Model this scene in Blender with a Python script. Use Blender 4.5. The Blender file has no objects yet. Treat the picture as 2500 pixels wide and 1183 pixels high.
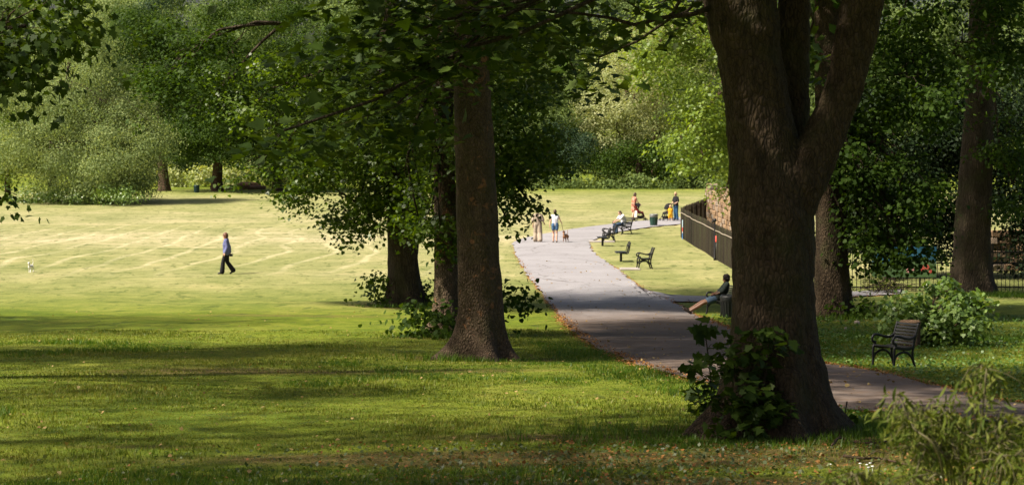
import bpy, bmesh, math, random
import numpy as np
from mathutils import Vector, Matrix, noise as mnoise

R = math.radians
SC = bpy.context.scene
COL = SC.collection

# ------------------------------------------------------------------ camera, sky, sun, exposure
F = 6000.0            # focal length in photo pixels (photo 2500 x 1183)
HC = 6.97             # eye height above the far field
HORIZON = 255.0
PITCH = math.atan((591.5 - HORIZON) / F)
cam = bpy.data.cameras.new("Camera")
cam.sensor_width = 36.0
cam.lens = 36.0 * F / 2500.0
cam.clip_start = 0.5
cam.clip_end = 2000.0
cam.dof.use_dof = True
cam.dof.focus_distance = 46.0
cam.dof.aperture_fstop = 4.8
camo = bpy.data.objects.new("Camera", cam)
COL.objects.link(camo)
camo.location = (0, 0, HC)
camo.rotation_euler = (R(90) - PITCH, 0, 0)
SC.camera = camo

LIGHT = Vector((0.62, 0.20, -0.76)).normalized()      # the way sunlight travels
SUN_EL = math.asin(-LIGHT.z)
w = bpy.data.worlds.new("World")
SC.world = w
w.use_nodes = True
nt = w.node_tree
sky = nt.nodes.new("ShaderNodeTexSky")
sky.sky_type = 'NISHITA'
sky.sun_disc = False
sky.sun_elevation = SUN_EL
sky.sun_rotation = math.atan2(-LIGHT.x, -LIGHT.y)
sky.air_density = 0.8
sky.dust_density = 5.0
sky.ozone_density = 0.5
bg = nt.nodes["Background"]
bg.inputs["Strength"].default_value = 0.06
nt.links.new(sky.outputs[0], bg.inputs[0])
sl = bpy.data.lights.new("Sun", 'SUN')
sl.energy = 4.6
sl.angle = R(2.0)
sl.color = (1.0, 0.91, 0.77)
so = bpy.data.objects.new("Sun", sl)
COL.objects.link(so)
so.rotation_euler = LIGHT.to_track_quat('-Z', 'Y').to_euler()
SC.view_settings.view_transform = 'Standard'
SC.view_settings.look = 'None'
SC.view_settings.gamma = 1.0
SC.view_settings.exposure = 1.25
SC.render.engine = 'CYCLES'
SC.cycles.max_bounces = 7
SC.cycles.diffuse_bounces = 4
SC.cycles.transmission_bounces = 5
SC.cycles.transparent_max_bounces = 4
SC.cycles.use_adaptive_sampling = True

# ------------------------------------------------------------------ pixel <-> world
CP, SP = math.cos(PITCH), math.sin(PITCH)


def ray(px, py):
    a, b = (px - 1250.0) / F, -(py - 591.5) / F
    return np.array([a, CP + b * SP, -SP + b * CP])


def P(px, py, D):
    """World point seen at photo pixel (px, py), D metres away along the ground axis."""
    d = ray(px, py)
    t = D / d[1]
    return np.array([d[0] * t, D, HC + d[2] * t])


_HD = np.array([-60, 0, 10, 20, 28, 35, 47, 54, 65, 73, 80, 86, 92, 100, 700.])
_HZ = np.array([6.5, 5.35, 4.3, 3.05, 2.62, 2.38, 1.86, 1.42, .93, .62, .32, .12, .03, 0, 0])
_dd = np.linspace(-60, 700, 7601)
_hh = np.interp(_dd, _HD, _HZ)
_k = np.hanning(61); _k /= _k.sum()
_hh = np.convolve(np.pad(_hh, 30, mode='edge'), _k, mode='valid')


def H(x, y):
    x = np.asarray(x, float); y = np.asarray(y, float)
    h = np.interp(y, _dd, _hh)
    und = .035 * np.sin(x * .45 + y * .13) * np.sin(y * .31 - x * .2) + .02 * np.sin(x * 1.1 + 2) * np.sin(y * .8)
    return h + und * np.clip((y - 10) / 20, 0, 1) * np.clip((200 - y) / 100, .15, 1)


def G(px, py):
    d = ray(px, py)
    ys = np.linspace(16, 480, 4641)
    t = ys / d[1]
    zz = HC + d[2] * t
    below = zz < H(d[0] * t, ys)
    i = int(np.argmax(below)) if below.any() else len(ys) - 1
    lo, hi = ys[max(i - 1, 0)], ys[i]
    for _ in range(20):
        m = .5 * (lo + hi); tt = m / d[1]
        if HC + d[2] * tt < H(d[0] * tt, m): hi = m
        else: lo = m
    t = hi / d[1]
    x = d[0] * t
    return Vector((x, hi, float(H(x, hi))))


# ------------------------------------------------------------------ materials
def mat(name):
    m = bpy.data.materials.new(name)
    m.use_nodes = True
    n = m.node_tree.nodes
    return m, n, m.node_tree.links, n["Principled BSDF"]


def ramp(n, stops):
    r = n.new("ShaderNodeValToRGB")
    e = r.color_ramp.elements
    while len(e) < len(stops): e.new(.5)
    for q, (p, c) in zip(e, stops):
        q.position = p; q.color = (*c, 1) if len(c) == 3 else c
    return r


def noise_tex(n, l, scale, detail=4, rough=.55, coords=None, dist=0.0):
    t = n.new("ShaderNodeTexNoise")
    t.inputs["Scale"].default_value = scale
    t.inputs["Detail"].default_value = detail
    t.inputs["Roughness"].default_value = rough
    t.inputs["Distortion"].default_value = dist
    if coords is not None: l.new(coords, t.inputs["Vector"])
    return t


def mixc(n, l, fac, a, b, mode='MIX'):
    m = n.new("ShaderNodeMix"); m.data_type = 'RGBA'; m.blend_type = mode
    for s, v in ((m.inputs[0], fac), (m.inputs[6], a), (m.inputs[7], b)):
        if hasattr(v, 'is_output') or isinstance(v, bpy.types.NodeSocket): l.new(v, s)
        elif isinstance(v, (int, float)): s.default_value = v
        else: s.default_value = (*v, 1)
    return m.outputs[2]


def mth(n, l, op, a, b=0.0, clamp=False):
    m = n.new("ShaderNodeMath"); m.operation = op; m.use_clamp = clamp
    for s, v in ((m.inputs[0], a), (m.inputs[1], b)):
        if isinstance(v, bpy.types.NodeSocket): l.new(v, s)
        else: s.default_value = v
    return m.outputs[0]


def plain(name, col, rough=.6, metal=0.0, var=.25, scale=30.0, spec=.4, bump=0.0):
    m, n, l, b = mat(name)
    tc = n.new("ShaderNodeTexCoord")
    t = noise_tex(n, l, scale, 4, .6, tc.outputs["Object"])
    a = tuple(c * (1 - var) for c in col); d = tuple(min(1, c * (1 + var)) for c in col)
    r = ramp(n, [(.3, a), (.7, d)])
    l.new(t.outputs[0], r.inputs[0]); l.new(r.outputs[0], b.inputs["Base Color"])
    b.inputs["Roughness"].default_value = rough
    b.inputs["Metallic"].default_value = metal
    b.inputs["Specular IOR Level"].default_value = spec
    if bump:
        bp = n.new("ShaderNodeBump"); bp.inputs["Strength"].default_value = bump; bp.inputs["Distance"].default_value = .02
        l.new(t.outputs[0], bp.inputs["Height"]); l.new(bp.outputs[0], b.inputs["Normal"])
    return m


def leaf_mat(name, cols, trans=.35, rough=.5, spec=.35, tcol=None):
    m, n, l, b = mat(name)
    g = n.new("ShaderNodeNewGeometry")
    k = len(cols)
    r = ramp(n, [(i / max(1, k - 1), c) for i, c in enumerate(cols)])
    r.color_ramp.interpolation = 'LINEAR'
    tc = n.new("ShaderNodeTexCoord")
    big = noise_tex(n, l, .35, 2, .5, tc.outputs["Object"])
    v = mth(n, l, 'ADD', mth(n, l, 'MULTIPLY', g.outputs["Random Per Island"], .75), mth(n, l, 'MULTIPLY', mth(n, l, 'SUBTRACT', big.outputs[0], .35), .9), True)
    l.new(v, r.inputs[0])
    l.new(r.outputs[0], b.inputs["Base Color"])
    b.inputs["Roughness"].default_value = rough
    b.inputs["Specular IOR Level"].default_value = spec
    t = n.new("ShaderNodeBsdfTranslucent")
    tm = mixc(n, l, 1.0, r.outputs[0], tcol or (1.6, 1.5, .5), 'MULTIPLY')
    l.new(tm, t.inputs[0])
    ms = n.new("ShaderNodeMixShader"); ms.inputs[0].default_value = trans
    l.new(b.outputs[0], ms.inputs[1]); l.new(t.outputs[0], ms.inputs[2])
    l.new(ms.outputs[0], n["Material Output"].inputs[0])
    return m


def bark_mat(name, dark, light, patch=None, scale=1.0, stretch=.22):
    m, n, l, b = mat(name)
    tc = n.new("ShaderNodeTexCoord")
    mp = n.new("ShaderNodeMapping"); mp.inputs["Scale"].default_value = (1, 1, stretch)
    l.new(tc.outputs["Object"], mp.inputs[0])
    a = noise_tex(n, l, 9 * scale, 6, .65, mp.outputs[0], .6)
    v = n.new("ShaderNodeTexVoronoi"); v.feature = 'DISTANCE_TO_EDGE'; v.inputs["Scale"].default_value = 16 * scale
    l.new(mp.outputs[0], v.inputs["Vector"])
    big = noise_tex(n, l, 1.3, 4, .6, tc.outputs["Object"])
    r = ramp(n, [(.28, dark), (.55, tuple(.5 * (p + q) for p, q in zip(dark, light))), (.78, light)])
    l.new(a.outputs[0], r.inputs[0])
    c = r.outputs[0]
    crack = ramp(n, [(0, (.45, .45, .45)), (.09, (1, 1, 1))])
    l.new(v.outputs[0], crack.inputs[0])
    c = mixc(n, l, 1.0, c, crack.outputs[0], 'MULTIPLY')
    moss = ramp(n, [(.5, (0, 0, 0)), (.68, (1, 1, 1))]); l.new(big.outputs[0], moss.inputs[0])
    c = mixc(n, l, mth(n, l, 'MULTIPLY', moss.outputs[0], .45), c, (.045, .05, .015))
    if patch:
        pn = noise_tex(n, l, 2.1, 7, .7, tc.outputs["Object"], .9)
        pr = ramp(n, [(.58, (0, 0, 0)), (.63, (1, 1, 1))]); l.new(pn.outputs[0], pr.inputs[0])
        c = mixc(n, l, mth(n, l, 'MULTIPLY', pr.outputs[0], .8), c, patch)
    l.new(c, b.inputs["Base Color"])
    b.inputs["Roughness"].default_value = .9
    b.inputs["Specular IOR Level"].default_value = .2
    h = mth(n, l, 'ADD', mth(n, l, 'MULTIPLY', v.outputs[0], 1.6, True), a.outputs[0])
    bp = n.new("ShaderNodeBump"); bp.inputs["Strength"].default_value = .9; bp.inputs["Distance"].default_value = .05
    l.new(h, bp.inputs["Height"]); l.new(bp.outputs[0], b.inputs["Normal"])
    return m


M = {}
M['bark_sycamore'] = bark_mat("sycamore_bark", (.024, .016, .009), (.115, .078, .045), None, 1.15, .4)
M['bark_maple'] = bark_mat("maple_bark", (.055, .036, .022), (.17, .12, .075), (.28, .13, .06), 1.2, .55)
M['bark_dark'] = bark_mat("dark_bark", (.028, .02, .012), (.085, .062, .04))
M['bark_brown'] = bark_mat("brown_bark", (.06, .035, .022), (.15, .095, .06))
M['lf_sycamore'] = leaf_mat("sycamore_leaf", [(.022, .044, .005), (.036, .067, .007), (.062, .095, .010)], .34, .55, .2)
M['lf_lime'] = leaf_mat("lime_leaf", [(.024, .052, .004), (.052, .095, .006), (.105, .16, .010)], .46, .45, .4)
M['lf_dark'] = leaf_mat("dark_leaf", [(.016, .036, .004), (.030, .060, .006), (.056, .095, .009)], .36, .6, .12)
M['lf_light'] = leaf_mat("light_leaf", [(.065, .115, .012), (.12, .18, .02), (.19, .25, .035)], .42, .5, .35)
M['lf_pale'] = leaf_mat("pale_leaf", [(.11, .165, .06), (.165, .22, .08), (.225, .28, .105), (.30, .34, .13)], .45, .65, .1, (1.2, 1.15, .6))  # pale green, lightened further in place of distant haze
M['lf_grey'] = leaf_mat("grey_green_leaf", [(.18, .22, .075), (.28, .31, .12), (.40, .40, .19)], .42, .55, .3, (1.2, 1.15, .6))
M['lf_wood'] = leaf_mat("woodland_leaf", [(.075, .115, .034), (.115, .165, .048), (.17, .22, .068)], .36, .65, .1, (1.3, 1.2, .6))  # raised leaf colour stands in for haze over the far wood
M['lf_bluish'] = leaf_mat("bluish_leaf", [(.018, .035, .018), (.03, .055, .026), (.05, .08, .03)], .25, .65, .1)
M['lf_bush'] = leaf_mat("bush_leaf", [(.07, .13, .025), (.13, .21, .045), (.22, .30, .08)], .3, .42, .5)
M['lf_wilt'] = leaf_mat("wilted_leaf", [(.034, .056, .006), (.08, .105, .013), (.19, .19, .045)], .35, .65, .12, (1.2, 1.1, .6))
M['lf_bramble'] = leaf_mat("bramble_leaf", [(.15, .20, .06), (.25, .29, .10), (.36, .36, .15)], .35, .55, .3)
M['dead_leaf'] = leaf_mat("dead_leaf", [(.14, .08, .03), (.26, .17, .06), (.38, .29, .12)], .15, .6, .3)
M['litter_leaf'] = leaf_mat("litter_leaf", [(.12, .045, .015), (.26, .11, .03), (.38, .20, .06)], .15, .6, .3)
M['iron'] = plain("black_iron", (.009, .009, .010), .45, .0, .3, 40, .3)
M['slat_black'] = plain("black_slat", (.014, .014, .015), .42, 0, .3, 25, .4)

# ------------------------------------------------------------------ objects
def tag(o, label=None, cat=None, group=None, kind=None):
    if label: o['label'] = label
    if cat: o['category'] = cat
    if group: o['group'] = group
    if kind: o['kind'] = kind
    return o


def empty(name, loc, label, cat, group=None, rz=0.0, scale=1.0):
    o = bpy.data.objects.new(name, None)
    COL.objects.link(o)
    o.location = loc; o.rotation_euler = (0, 0, rz); o.scale = (scale,) * 3
    o.empty_display_size = .2
    return tag(o, label, cat, group)


def copy_tree(o, parent=None):
    c = o.copy(); COL.objects.link(c); c.parent = parent
    for ch in [q for q in bpy.data.objects if q.parent == o]: copy_tree(ch, c)
    return c


def mesh_np(name, V, faces, m, parent=None, smooth=False, attrs=None):
    """Mesh from numpy: faces is an (n, k) array, or a list of such arrays."""
    V = np.ascontiguousarray(V, dtype=np.float32)
    fl = faces if isinstance(faces, list) else [faces]
    fl = [np.asarray(f, dtype=np.int32) for f in fl if len(f)]
    me = bpy.data.meshes.new(name)
    me.vertices.add(len(V)); me.vertices.foreach_set("co", V.ravel())
    idx = np.concatenate([f.ravel() for f in fl])
    cnt = np.concatenate([np.full(len(f), f.shape[1], np.int32) for f in fl])
    st = np.concatenate([[0], np.cumsum(cnt)[:-1]]).astype(np.int32)
    me.loops.add(len(idx)); me.loops.foreach_set("vertex_index", idx)
    me.polygons.add(len(cnt)); me.polygons.foreach_set("loop_start", st)
    try: me.polygons.foreach_set("loop_total", cnt)
    except Exception: pass
    if smooth: me.polygons.foreach_set("use_smooth", np.ones(len(cnt), bool))
    if attrs:
        for k, a in attrs.items():
            at = me.attributes.new(k, 'FLOAT', 'POINT')
            at.data.foreach_set("value", np.ascontiguousarray(a, np.float32))
    me.update(calc_edges=True)
    me.validate()
    me.materials.append(m)
    o = bpy.data.objects.new(name, me)
    COL.objects.link(o)
    if parent: o.parent = parent
    return o


class MB:
    """Collects primitive shapes into one mesh."""
    def __init__(s): s.v = []; s.f = []
    def add(s, V, Fs):
        b = len(s.v); s.v.extend([tuple(map(float, q)) for q in V]); s.f.extend([tuple(i + b for i in f) for f in Fs])
    def tube(s, pts, rad, n=8, cap=True, flat=None):
        pts = [Vector(p) for p in pts]
        if isinstance(rad, (int, float)): rad = [rad] * len(pts)
        V = []; Fs = []
        up = None
        for i, p in enumerate(pts):
            t = (pts[min(i + 1, len(pts) - 1)] - pts[max(i - 1, 0)])
            if t.length < 1e-9: t = Vector((0, 0, 1))
            t.normalize()
            if up is None:
                up = Vector((0, 0, 1)) if abs(t.z) < .9 else Vector((1, 0, 0))
            a = t.cross(up); 
            if a.length < 1e-6: a = t.orthogonal()
            a.normalize(); b = a.cross(t).normalized(); up = b
            for k in range(n):
                an = 2 * math.pi * (k + .5) / n
                ca, sa = math.cos(an), math.sin(an)
                q = p + a * (ca * rad[i] * (flat[0] if flat else 1)) + b * (sa * rad[i] * (flat[1] if flat else 1))
                V.append(q)
        for i in range(len(pts) - 1):
            for k in range(n):
                k2 = (k + 1) % n
                Fs.append((i * n + k, i * n + k2, (i + 1) * n + k2, (i + 1) * n + k))
        if cap:
            Fs.append(tuple(range(n))[::-1]); Fs.append(tuple((len(pts) - 1) * n + k for k in range(n)))
        s.add(V, Fs)
    def box(s, c, d, rz=0.0, mtx=None):
        hx, hy, hz = [q / 2 for q in d]
        c = Vector(c); m3 = mtx or Matrix.Rotation(rz, 3, 'Z')
        V = [c + m3 @ Vector((x * hx, y * hy, z * hz)) for x in (-1, 1) for y in (-1, 1) for z in (-1, 1)]
        s.add(V, [(0, 1, 3, 2), (4, 6, 7, 5), (0, 4, 5, 1), (2, 3, 7, 6), (0, 2, 6, 4), (1, 5, 7, 3)])
    def lathe(s, prof, n=20, c=(0, 0, 0), cap=True):
        V = []; Fs = []
        for r, z in prof:
            for k in range(n):
                a = 2 * math.pi * k / n
                V.append((c[0] + r * math.cos(a), c[1] + r * math.sin(a), c[2] + z))
        for i in range(len(prof) - 1):
            for k in range(n):
                k2 = (k + 1) % n
                Fs.append((i * n + k, i * n + k2, (i + 1) * n + k2, (i + 1) * n + k))
        if cap:
            Fs.append(tuple(range(n))[::-1]); Fs.append(tuple((len(prof) - 1) * n + k for k in range(n)))
        s.add(V, Fs)
    def ball(s, c, r, n=10, m=7, rot=None):
        if isinstance(r, (int, float)): r = (r, r, r)
        V = []; Fs = []
        c = Vector(c)
        for i in range(m + 1):
            ph = math.pi * i / m
            for k in range(n):
                th = 2 * math.pi * k / n
                q = Vector((r[0] * math.sin(ph) * math.cos(th), r[1] * math.sin(ph) * math.sin(th), r[2] * math.cos(ph)))
                V.append(c + (rot @ q if rot else q))
        for i in range(m):
            for k in range(n):
                k2 = (k + 1) % n
                Fs.append((i * n + k, (i + 1) * n + k, (i + 1) * n + k2, i * n + k2))
        s.add(V, Fs)
    def cap(s, p0, r0, p1, r1, n=10):
        """Tapered capsule."""
        p0 = Vector(p0); p1 = Vector(p1)
        s.ball(p0, r0, n, 6); s.ball(p1, r1, n, 6)
        if (p1 - p0).length > 1e-5: s.tube([p0, p1], [r0, r1], n)
    def build(s, name, m, parent=None, smooth=False, remesh=None, smooth_it=0):
        me = bpy.data.meshes.new(name)
        me.from_pydata(s.v, [], s.f)
        if smooth or remesh: me.polygons.foreach_set("use_smooth", [True] * len(me.polygons))
        me.materials.append(m)
        o = bpy.data.objects.new(name, me); COL.objects.link(o)
        if parent: o.parent = parent
        if remesh:
            r = o.modifiers.new("Remesh", 'REMESH'); r.mode = 'VOXEL'; r.voxel_size = remesh; r.use_smooth_shade = True
        if smooth_it:
            q = o.modifiers.new("Smooth", 'SMOOTH'); q.iterations = smooth_it; q.factor = .5
        return o


def crom(pts, k=6):
    """Catmull-Rom through the points (any dimension)."""
    p = [np.array(q, float) for q in pts]
    p = [2 * p[0] - p[1]] + p + [2 * p[-1] - p[-2]]
    out = []
    for i in range(1, len(p) - 2):
        for j in range(k):
            t = j / k
            out.append(.5 * ((2 * p[i]) + (-p[i - 1] + p[i + 1]) * t + (2 * p[i - 1] - 5 * p[i] + 4 * p[i + 1] - p[i + 2]) * t * t + (-p[i - 1] + 3 * p[i] - 3 * p[i + 1] + p[i + 2]) * t ** 3))
    out.append(p[-2])
    return np.array(out)


# ------------------------------------------------------------------ foliage
KITE = (np.array([(0, 0, 0), (.36, .45, .07), (0, 1, -.04), (-.36, .45, .07)]), [(0, 1, 2, 3)])
HEART = (np.array([(0, 0, 0), (.34, -.02, .05), (.5, .3, .08), (.3, .72, .02), (0, 1.05, -.08), (-.3, .72, .02), (-.5, .3, .08), (-.34, -.02, .05)]), [tuple(range(8))])
_mp = [(0, 0), (.22, -.06), (.5, .06), (.36, .22), (.62, .52), (.34, .5), (.26, .62), (.2, .78), (0, 1.05)]
_mp = _mp + [(-x, y) for x, y in _mp[-2:0:-1]]
MAPLE = (np.array([(x, y, .10 * abs(x) - .12 * y * y) for x, y in _mp]), [tuple(range(len(_mp)))])
LANCE = (np.array([(0, 0, 0), (.09, .3, .06), (.10, .6, .02), (.04, .85, -.10), (0, 1.05, -.28), (-.03, .85, -.13), (-.06, .6, -.02), (-.07, .3, .05)]), [(0, 1, 7), (1, 2, 6, 7), (2, 3, 5, 6), (3, 4, 5)])
LEAF_AREA = {id(KITE): .36, id(HEART): .75, id(MAPLE): .68, id(LANCE): .16}


def leaf_mesh(rng, C, size, tpl, up=.9, droop=.0, outward=None, jitter=.35, fluff=None, fw=1.3):
    """Arrays of one leaf per centre; the template lies on +y with its face to +z."""
    n = len(C)
    T, fs = tpl
    nrm = rng.normal(size=(n, 3)); nrm[:, 2] += up * 2.0
    if fluff is not None: nrm = nrm * .75 + fluff * fw * 1.6
    nrm /= np.linalg.norm(nrm, axis=1)[:, None]
    d = rng.normal(size=(n, 3))
    if outward is not None: d = d * .7 + outward
    d[:, 2] -= droop
    d -= (d * nrm).sum(1)[:, None] * nrm
    d /= np.linalg.norm(d, axis=1)[:, None] + 1e-9
    s = np.cross(d, nrm)
    sz = size * (1 + jitter * rng.uniform(-1, 1, n))
    V = C[:, None, :] + sz[:, None, None] * (T[None, :, 0, None] * s[:, None, :] + T[None, :, 1, None] * d[:, None, :] + T[None, :, 2, None] * nrm[:, None, :])
    k = len(T)
    base = (np.arange(n) * k)[:, None]
    by = {}
    for f in fs: by.setdefault(len(f), []).append(base + np.array(f)[None, :])
    Fs = [np.concatenate(q) for q in by.values()]
    return V.reshape(-1, 3), Fs


def E(px, py, D, rx, ry, rd, w=1.0):
    """Ellipsoid of foliage: centre at a photo pixel D metres off, half sizes in photo pixels and metres."""
    c = P(px, py, D)
    return (c, np.array([rx * D / F, rd, ry * D / F]), w)


def EW(x, y, z, rx, ry, rz, w=1.0):
    return (np.array([x, y, z], float), np.array([rx, ry, rz], float), w)


def scatter(rng, ells, size, area, cover, clump=.3, spr=None, flat=.45, per=14, inner=.35, hang=.25):
    """Leaf centres gathered in sprays, the sprays in clumps, the clumps in the ellipsoids."""
    out = []; tips = []; outw = []
    for c, r, wt in ells:
        N = int(cover * wt * math.pi * r[0] * r[2] / (area * size * size))
        N = max(N, 40)
        ncl = int(np.clip(7 * wt * (r[0] * r[1] * r[2]) ** (2 / 3) / (clump * r.mean()) ** 2 * .25, 9, 46))
        u = rng.normal(size=(ncl, 3)); u /= np.linalg.norm(u, axis=1)[:, None]
        cc = c + u * r * (inner + (1 - inner) * rng.uniform(0, 1, (ncl, 1)) ** .6)
        nsp = max(ncl, N // per)
        k = rng.integers(0, ncl, nsp)
        cr = clump * r.mean()
        off = rng.normal(size=(nsp, 3)) * np.array([1, 1, .62]) * cr * .62
        sc = cc[k] + off
        sr = spr or size * 3.2
        j = rng.integers(0, nsp, N)
        lo = rng.normal(size=(N, 3)) * sr * np.array([1, 1, flat])
        lo[:, 2] -= hang * np.hypot(lo[:, 0], lo[:, 1])
        out.append(sc[j] + lo); ow = off[j] + lo * .6; outw.append(ow / (np.linalg.norm(ow, axis=1)[:, None] + 1e-6))
        tips.append(cc)
    return np.concatenate(out), tips, np.concatenate(outw)


def crown(name, rng, ells, size, tpl, m, parent, cover=3.2, up=.8, droop=.5, fw=.8, **k):
    C, tips, O = scatter(rng, ells, size, LEAF_AREA[id(tpl)], cover, **k)
    V, Fs = leaf_mesh(rng, C, size, tpl, up, droop, fluff=O, fw=fw)
    o = mesh_np(name, V, Fs, m)
    if parent is not None:
        o.parent = parent
        o.matrix_parent_inverse = Matrix.Translation(-Vector(parent.location))
    return o, tips


def child_world(o, parent):
    o.parent = parent
    o.matrix_parent_inverse = Matrix.Translation(-Vector(parent.location))
    return o


def trunk_arrays(spine, nseg=40, lobes=(5, .35), flare=.9, flare_h=.55, seed=0, rough=.05, step=.12):
    """A trunk along (x, y, z, r) points: buttressed foot, uneven girth."""
    S = crom(spine, 8)
    seg = np.r_[0, np.cumsum(np.linalg.norm(np.diff(S[:, :3], axis=0), axis=1))]
    L = np.arange(0, seg[-1], step)
    Q = np.stack([np.interp(L, seg, S[:, i]) for i in range(4)], 1)
    th = np.linspace(0, 2 * np.pi, nseg, endpoint=False)
    rng = np.random.default_rng(seed)
    ph = rng.uniform(0, 6.28, 6)
    h = L[:, None]
    lob = 1 + flare * np.exp(-np.maximum(h - .3, 0) / flare_h) * (.55 + lobes[1] * np.cos(lobes[0] * th + ph[0]) + .22 * np.cos((lobes[0] - 2) * th + ph[1]) + .16 * np.cos((lobes[0] + 3) * th + ph[2]))
    lob = lob + .035 * np.cos(3 * th + ph[3] + h * .3) + .03 * np.cos(5 * th + ph[4] - h * .5)
    V = np.zeros((len(L), nseg, 3))
    for i in range(len(L)):
        for k in range(nseg):
            r = Q[i, 3] * lob[i, k]
            nz = mnoise.noise(Vector((math.cos(th[k]) * 2.1, math.sin(th[k]) * 2.1, L[i] * 1.3 + seed * 7))) + .5 * mnoise.noise(Vector((math.cos(th[k]) * 6, math.sin(th[k]) * 6, L[i] * 3.1 + seed)))
            r *= 1 + rough * nz
            V[i, k] = (Q[i, 0] + r * math.cos(th[k]), Q[i, 1] + r * math.sin(th[k]), Q[i, 2])
    nL = len(L)
    a = np.arange(nL - 1)[:, None] * nseg; k = np.arange(nseg)[None, :]; k2 = (k + 1) % nseg
    Fs = np.stack([a + k, a + k2, a + nseg + k2, a + nseg + k], -1).reshape(-1, 4)
    return V.reshape(-1, 3), Fs


def limb(mb, a, b, r0, r1, rng, bend=.12, sag=.0, n=7, sides=7):
    a = np.array(a, float); b = np.array(b, float)
    L = np.linalg.norm(b - a)
    pts = []
    o1 = rng.normal(size=3) * bend * L
    for i in range(n):
        t = i / (n - 1)
        p = a * (1 - t) + b * t + o1 * math.sin(math.pi * t) * .5 + rng.normal(size=3) * .02 * L * (0 < i < n - 1)
        p[2] += sag * L * math.sin(math.pi * t)
        pts.append(p)
    mb.tube(pts, [r0 + (r1 - r0) * (i / (n - 1)) for i in range(n)], sides)
    return pts


def branches(rng, start, tips, parent, m, r0=.12, top=None, frac=.5, name='branch'):
    """One limb into each ellipsoid, twigs from it to some of the clumps."""
    mb = MB()
    for i, cl in enumerate(tips):
        c = cl.mean(0)
        s = np.array(start[min(i, len(start) - 1)], float)
        pts = limb(mb, s, c, r0, r0 * .4, rng, .14, .08, 8)
        ks = rng.permutation(len(cl))[:max(3, int(len(cl) * frac))]
        for q in ks:
            a = pts[int(rng.integers(3, 8))]
            limb(mb, a, cl[q], r0 * .28, r0 * .06, rng, .16, .05, 6, 5)
    o = mb.build(name, m, None, True)
    return child_world(o, parent)

# ------------------------------------------------------------------ path outlines (photo pixels on the ground, far to near)
PATH_L = [(1900, 514), (1760, 523), (1660, 531), (1580, 538), (1500, 546), (1420, 556), (1340, 569), (1275, 583), (1250, 594), (1258, 620), (1282, 660), (1312, 702), (1342, 742), (1378, 786), (1424, 826), (1500, 868), (1580, 898), (1660, 920), (1780, 946), (1900, 974), (2020, 996), (2140, 1005), (2300, 1020), (2500, 1036), (2900, 1062)]
PATH_R = [(1900, 527), (1760, 536), (1680, 545), (1600, 553), (1540, 561), (1475, 577), (1437, 592), (1446, 611), (1482, 642), (1530, 676), (1562, 701), (1590, 717), (1640, 736), (1676, 755), (1702, 771), (1745, 787), (1800, 806), (1860, 832), (1930, 862), (1995, 886), (2130, 906), (2240, 931), (2370, 962), (2500, 986), (2900, 1024)]
SIDE_A = [(1540, 690), (1575, 707), (1610, 717), (1660, 722), (1740, 724), (1850, 722), (2000, 716), (2200, 706)]
SIDE_B = [(1560, 715), (1600, 728), (1640, 736), (1680, 737), (1760, 737), (1850, 735), (2000, 730), (2200, 718)]


def gl(pts): return np.array([[G(*p).x, G(*p).y] for p in pts])


def resample(A, n):
    A = crom(A, 6)
    s = np.r_[0, np.cumsum(np.linalg.norm(np.diff(A, axis=0), axis=1))]
    t = np.linspace(0, s[-1], n)
    return np.stack([np.interp(t, s, A[:, 0]), np.interp(t, s, A[:, 1])], 1)


def strip(name, A, B, n, mcount, m, z, kind='structure', jit=.05, seed=3):
    rng = np.random.default_rng(seed)
    V = []
    for a, b in zip(A, B):
        a = a + rng.normal(size=2) * jit; b = b + rng.normal(size=2) * jit
        for j in range(mcount + 1):
            t = j / mcount
            q = a * (1 - t) + b * t
            V.append((q[0], q[1], float(H(q[0], q[1])) + z + .02 * math.sin(math.pi * t)))
    k = mcount + 1
    i = np.arange(n - 1)[:, None] * k; j = np.arange(mcount)[None, :]
    Fs = np.stack([i + j, i + j + 1, i + k + j + 1, i + k + j], -1).reshape(-1, 4)
    V = np.array(V)
    o = mesh_np(name, V, Fs, m, None, True, {"shade_tint": .95 * np.clip((84 - V[:, 1] + .8 * np.sin(V[:, 0] * 1.7)) / 14, 0, 1)})
    return tag(o, kind=kind)


gL, gR = gl(PATH_L), gl(PATH_R)
# cut both edges at matching stations so that the cross lines stay short
AL = np.concatenate([resample(gL[:9], 60), resample(gL[8:], 180)[1:]])
AR = np.concatenate([resample(gR[:7], 60), resample(gR[6:], 180)[1:]])
SA, SB = resample(gl(SIDE_A), 60), resample(gl(SIDE_B), 60)
EDGES = np.concatenate([AL, AR, SA, SB])


def poly_dist(x, y, pts):
    d = np.full(x.shape, 1e9)
    for a in pts[::2]:
        d = np.minimum(d, (x - a[0]) ** 2 + (y - a[1]) ** 2)
    return np.sqrt(d)


PATH_POLY = np.concatenate([AL, AR[::-1]])
SIDE_POLY = np.concatenate([SA, SB[::-1]])


def in_poly(x, y, poly):
    ins = np.zeros(x.shape, bool)
    x0, y0 = poly[-1]
    for x1, y1 in poly:
        c = ((y1 > y) != (y0 > y))
        with np.errstate(divide='ignore', invalid='ignore'):
            xi = (x0 - x1) * (y - y1) / (y0 - y1 + 1e-12) + x1
        ins ^= c & (x < xi)
        x0, y0 = x1, y1
    return ins


def on_path(x, y): return in_poly(x, y, PATH_POLY) | in_poly(x, y, SIDE_POLY)


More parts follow.
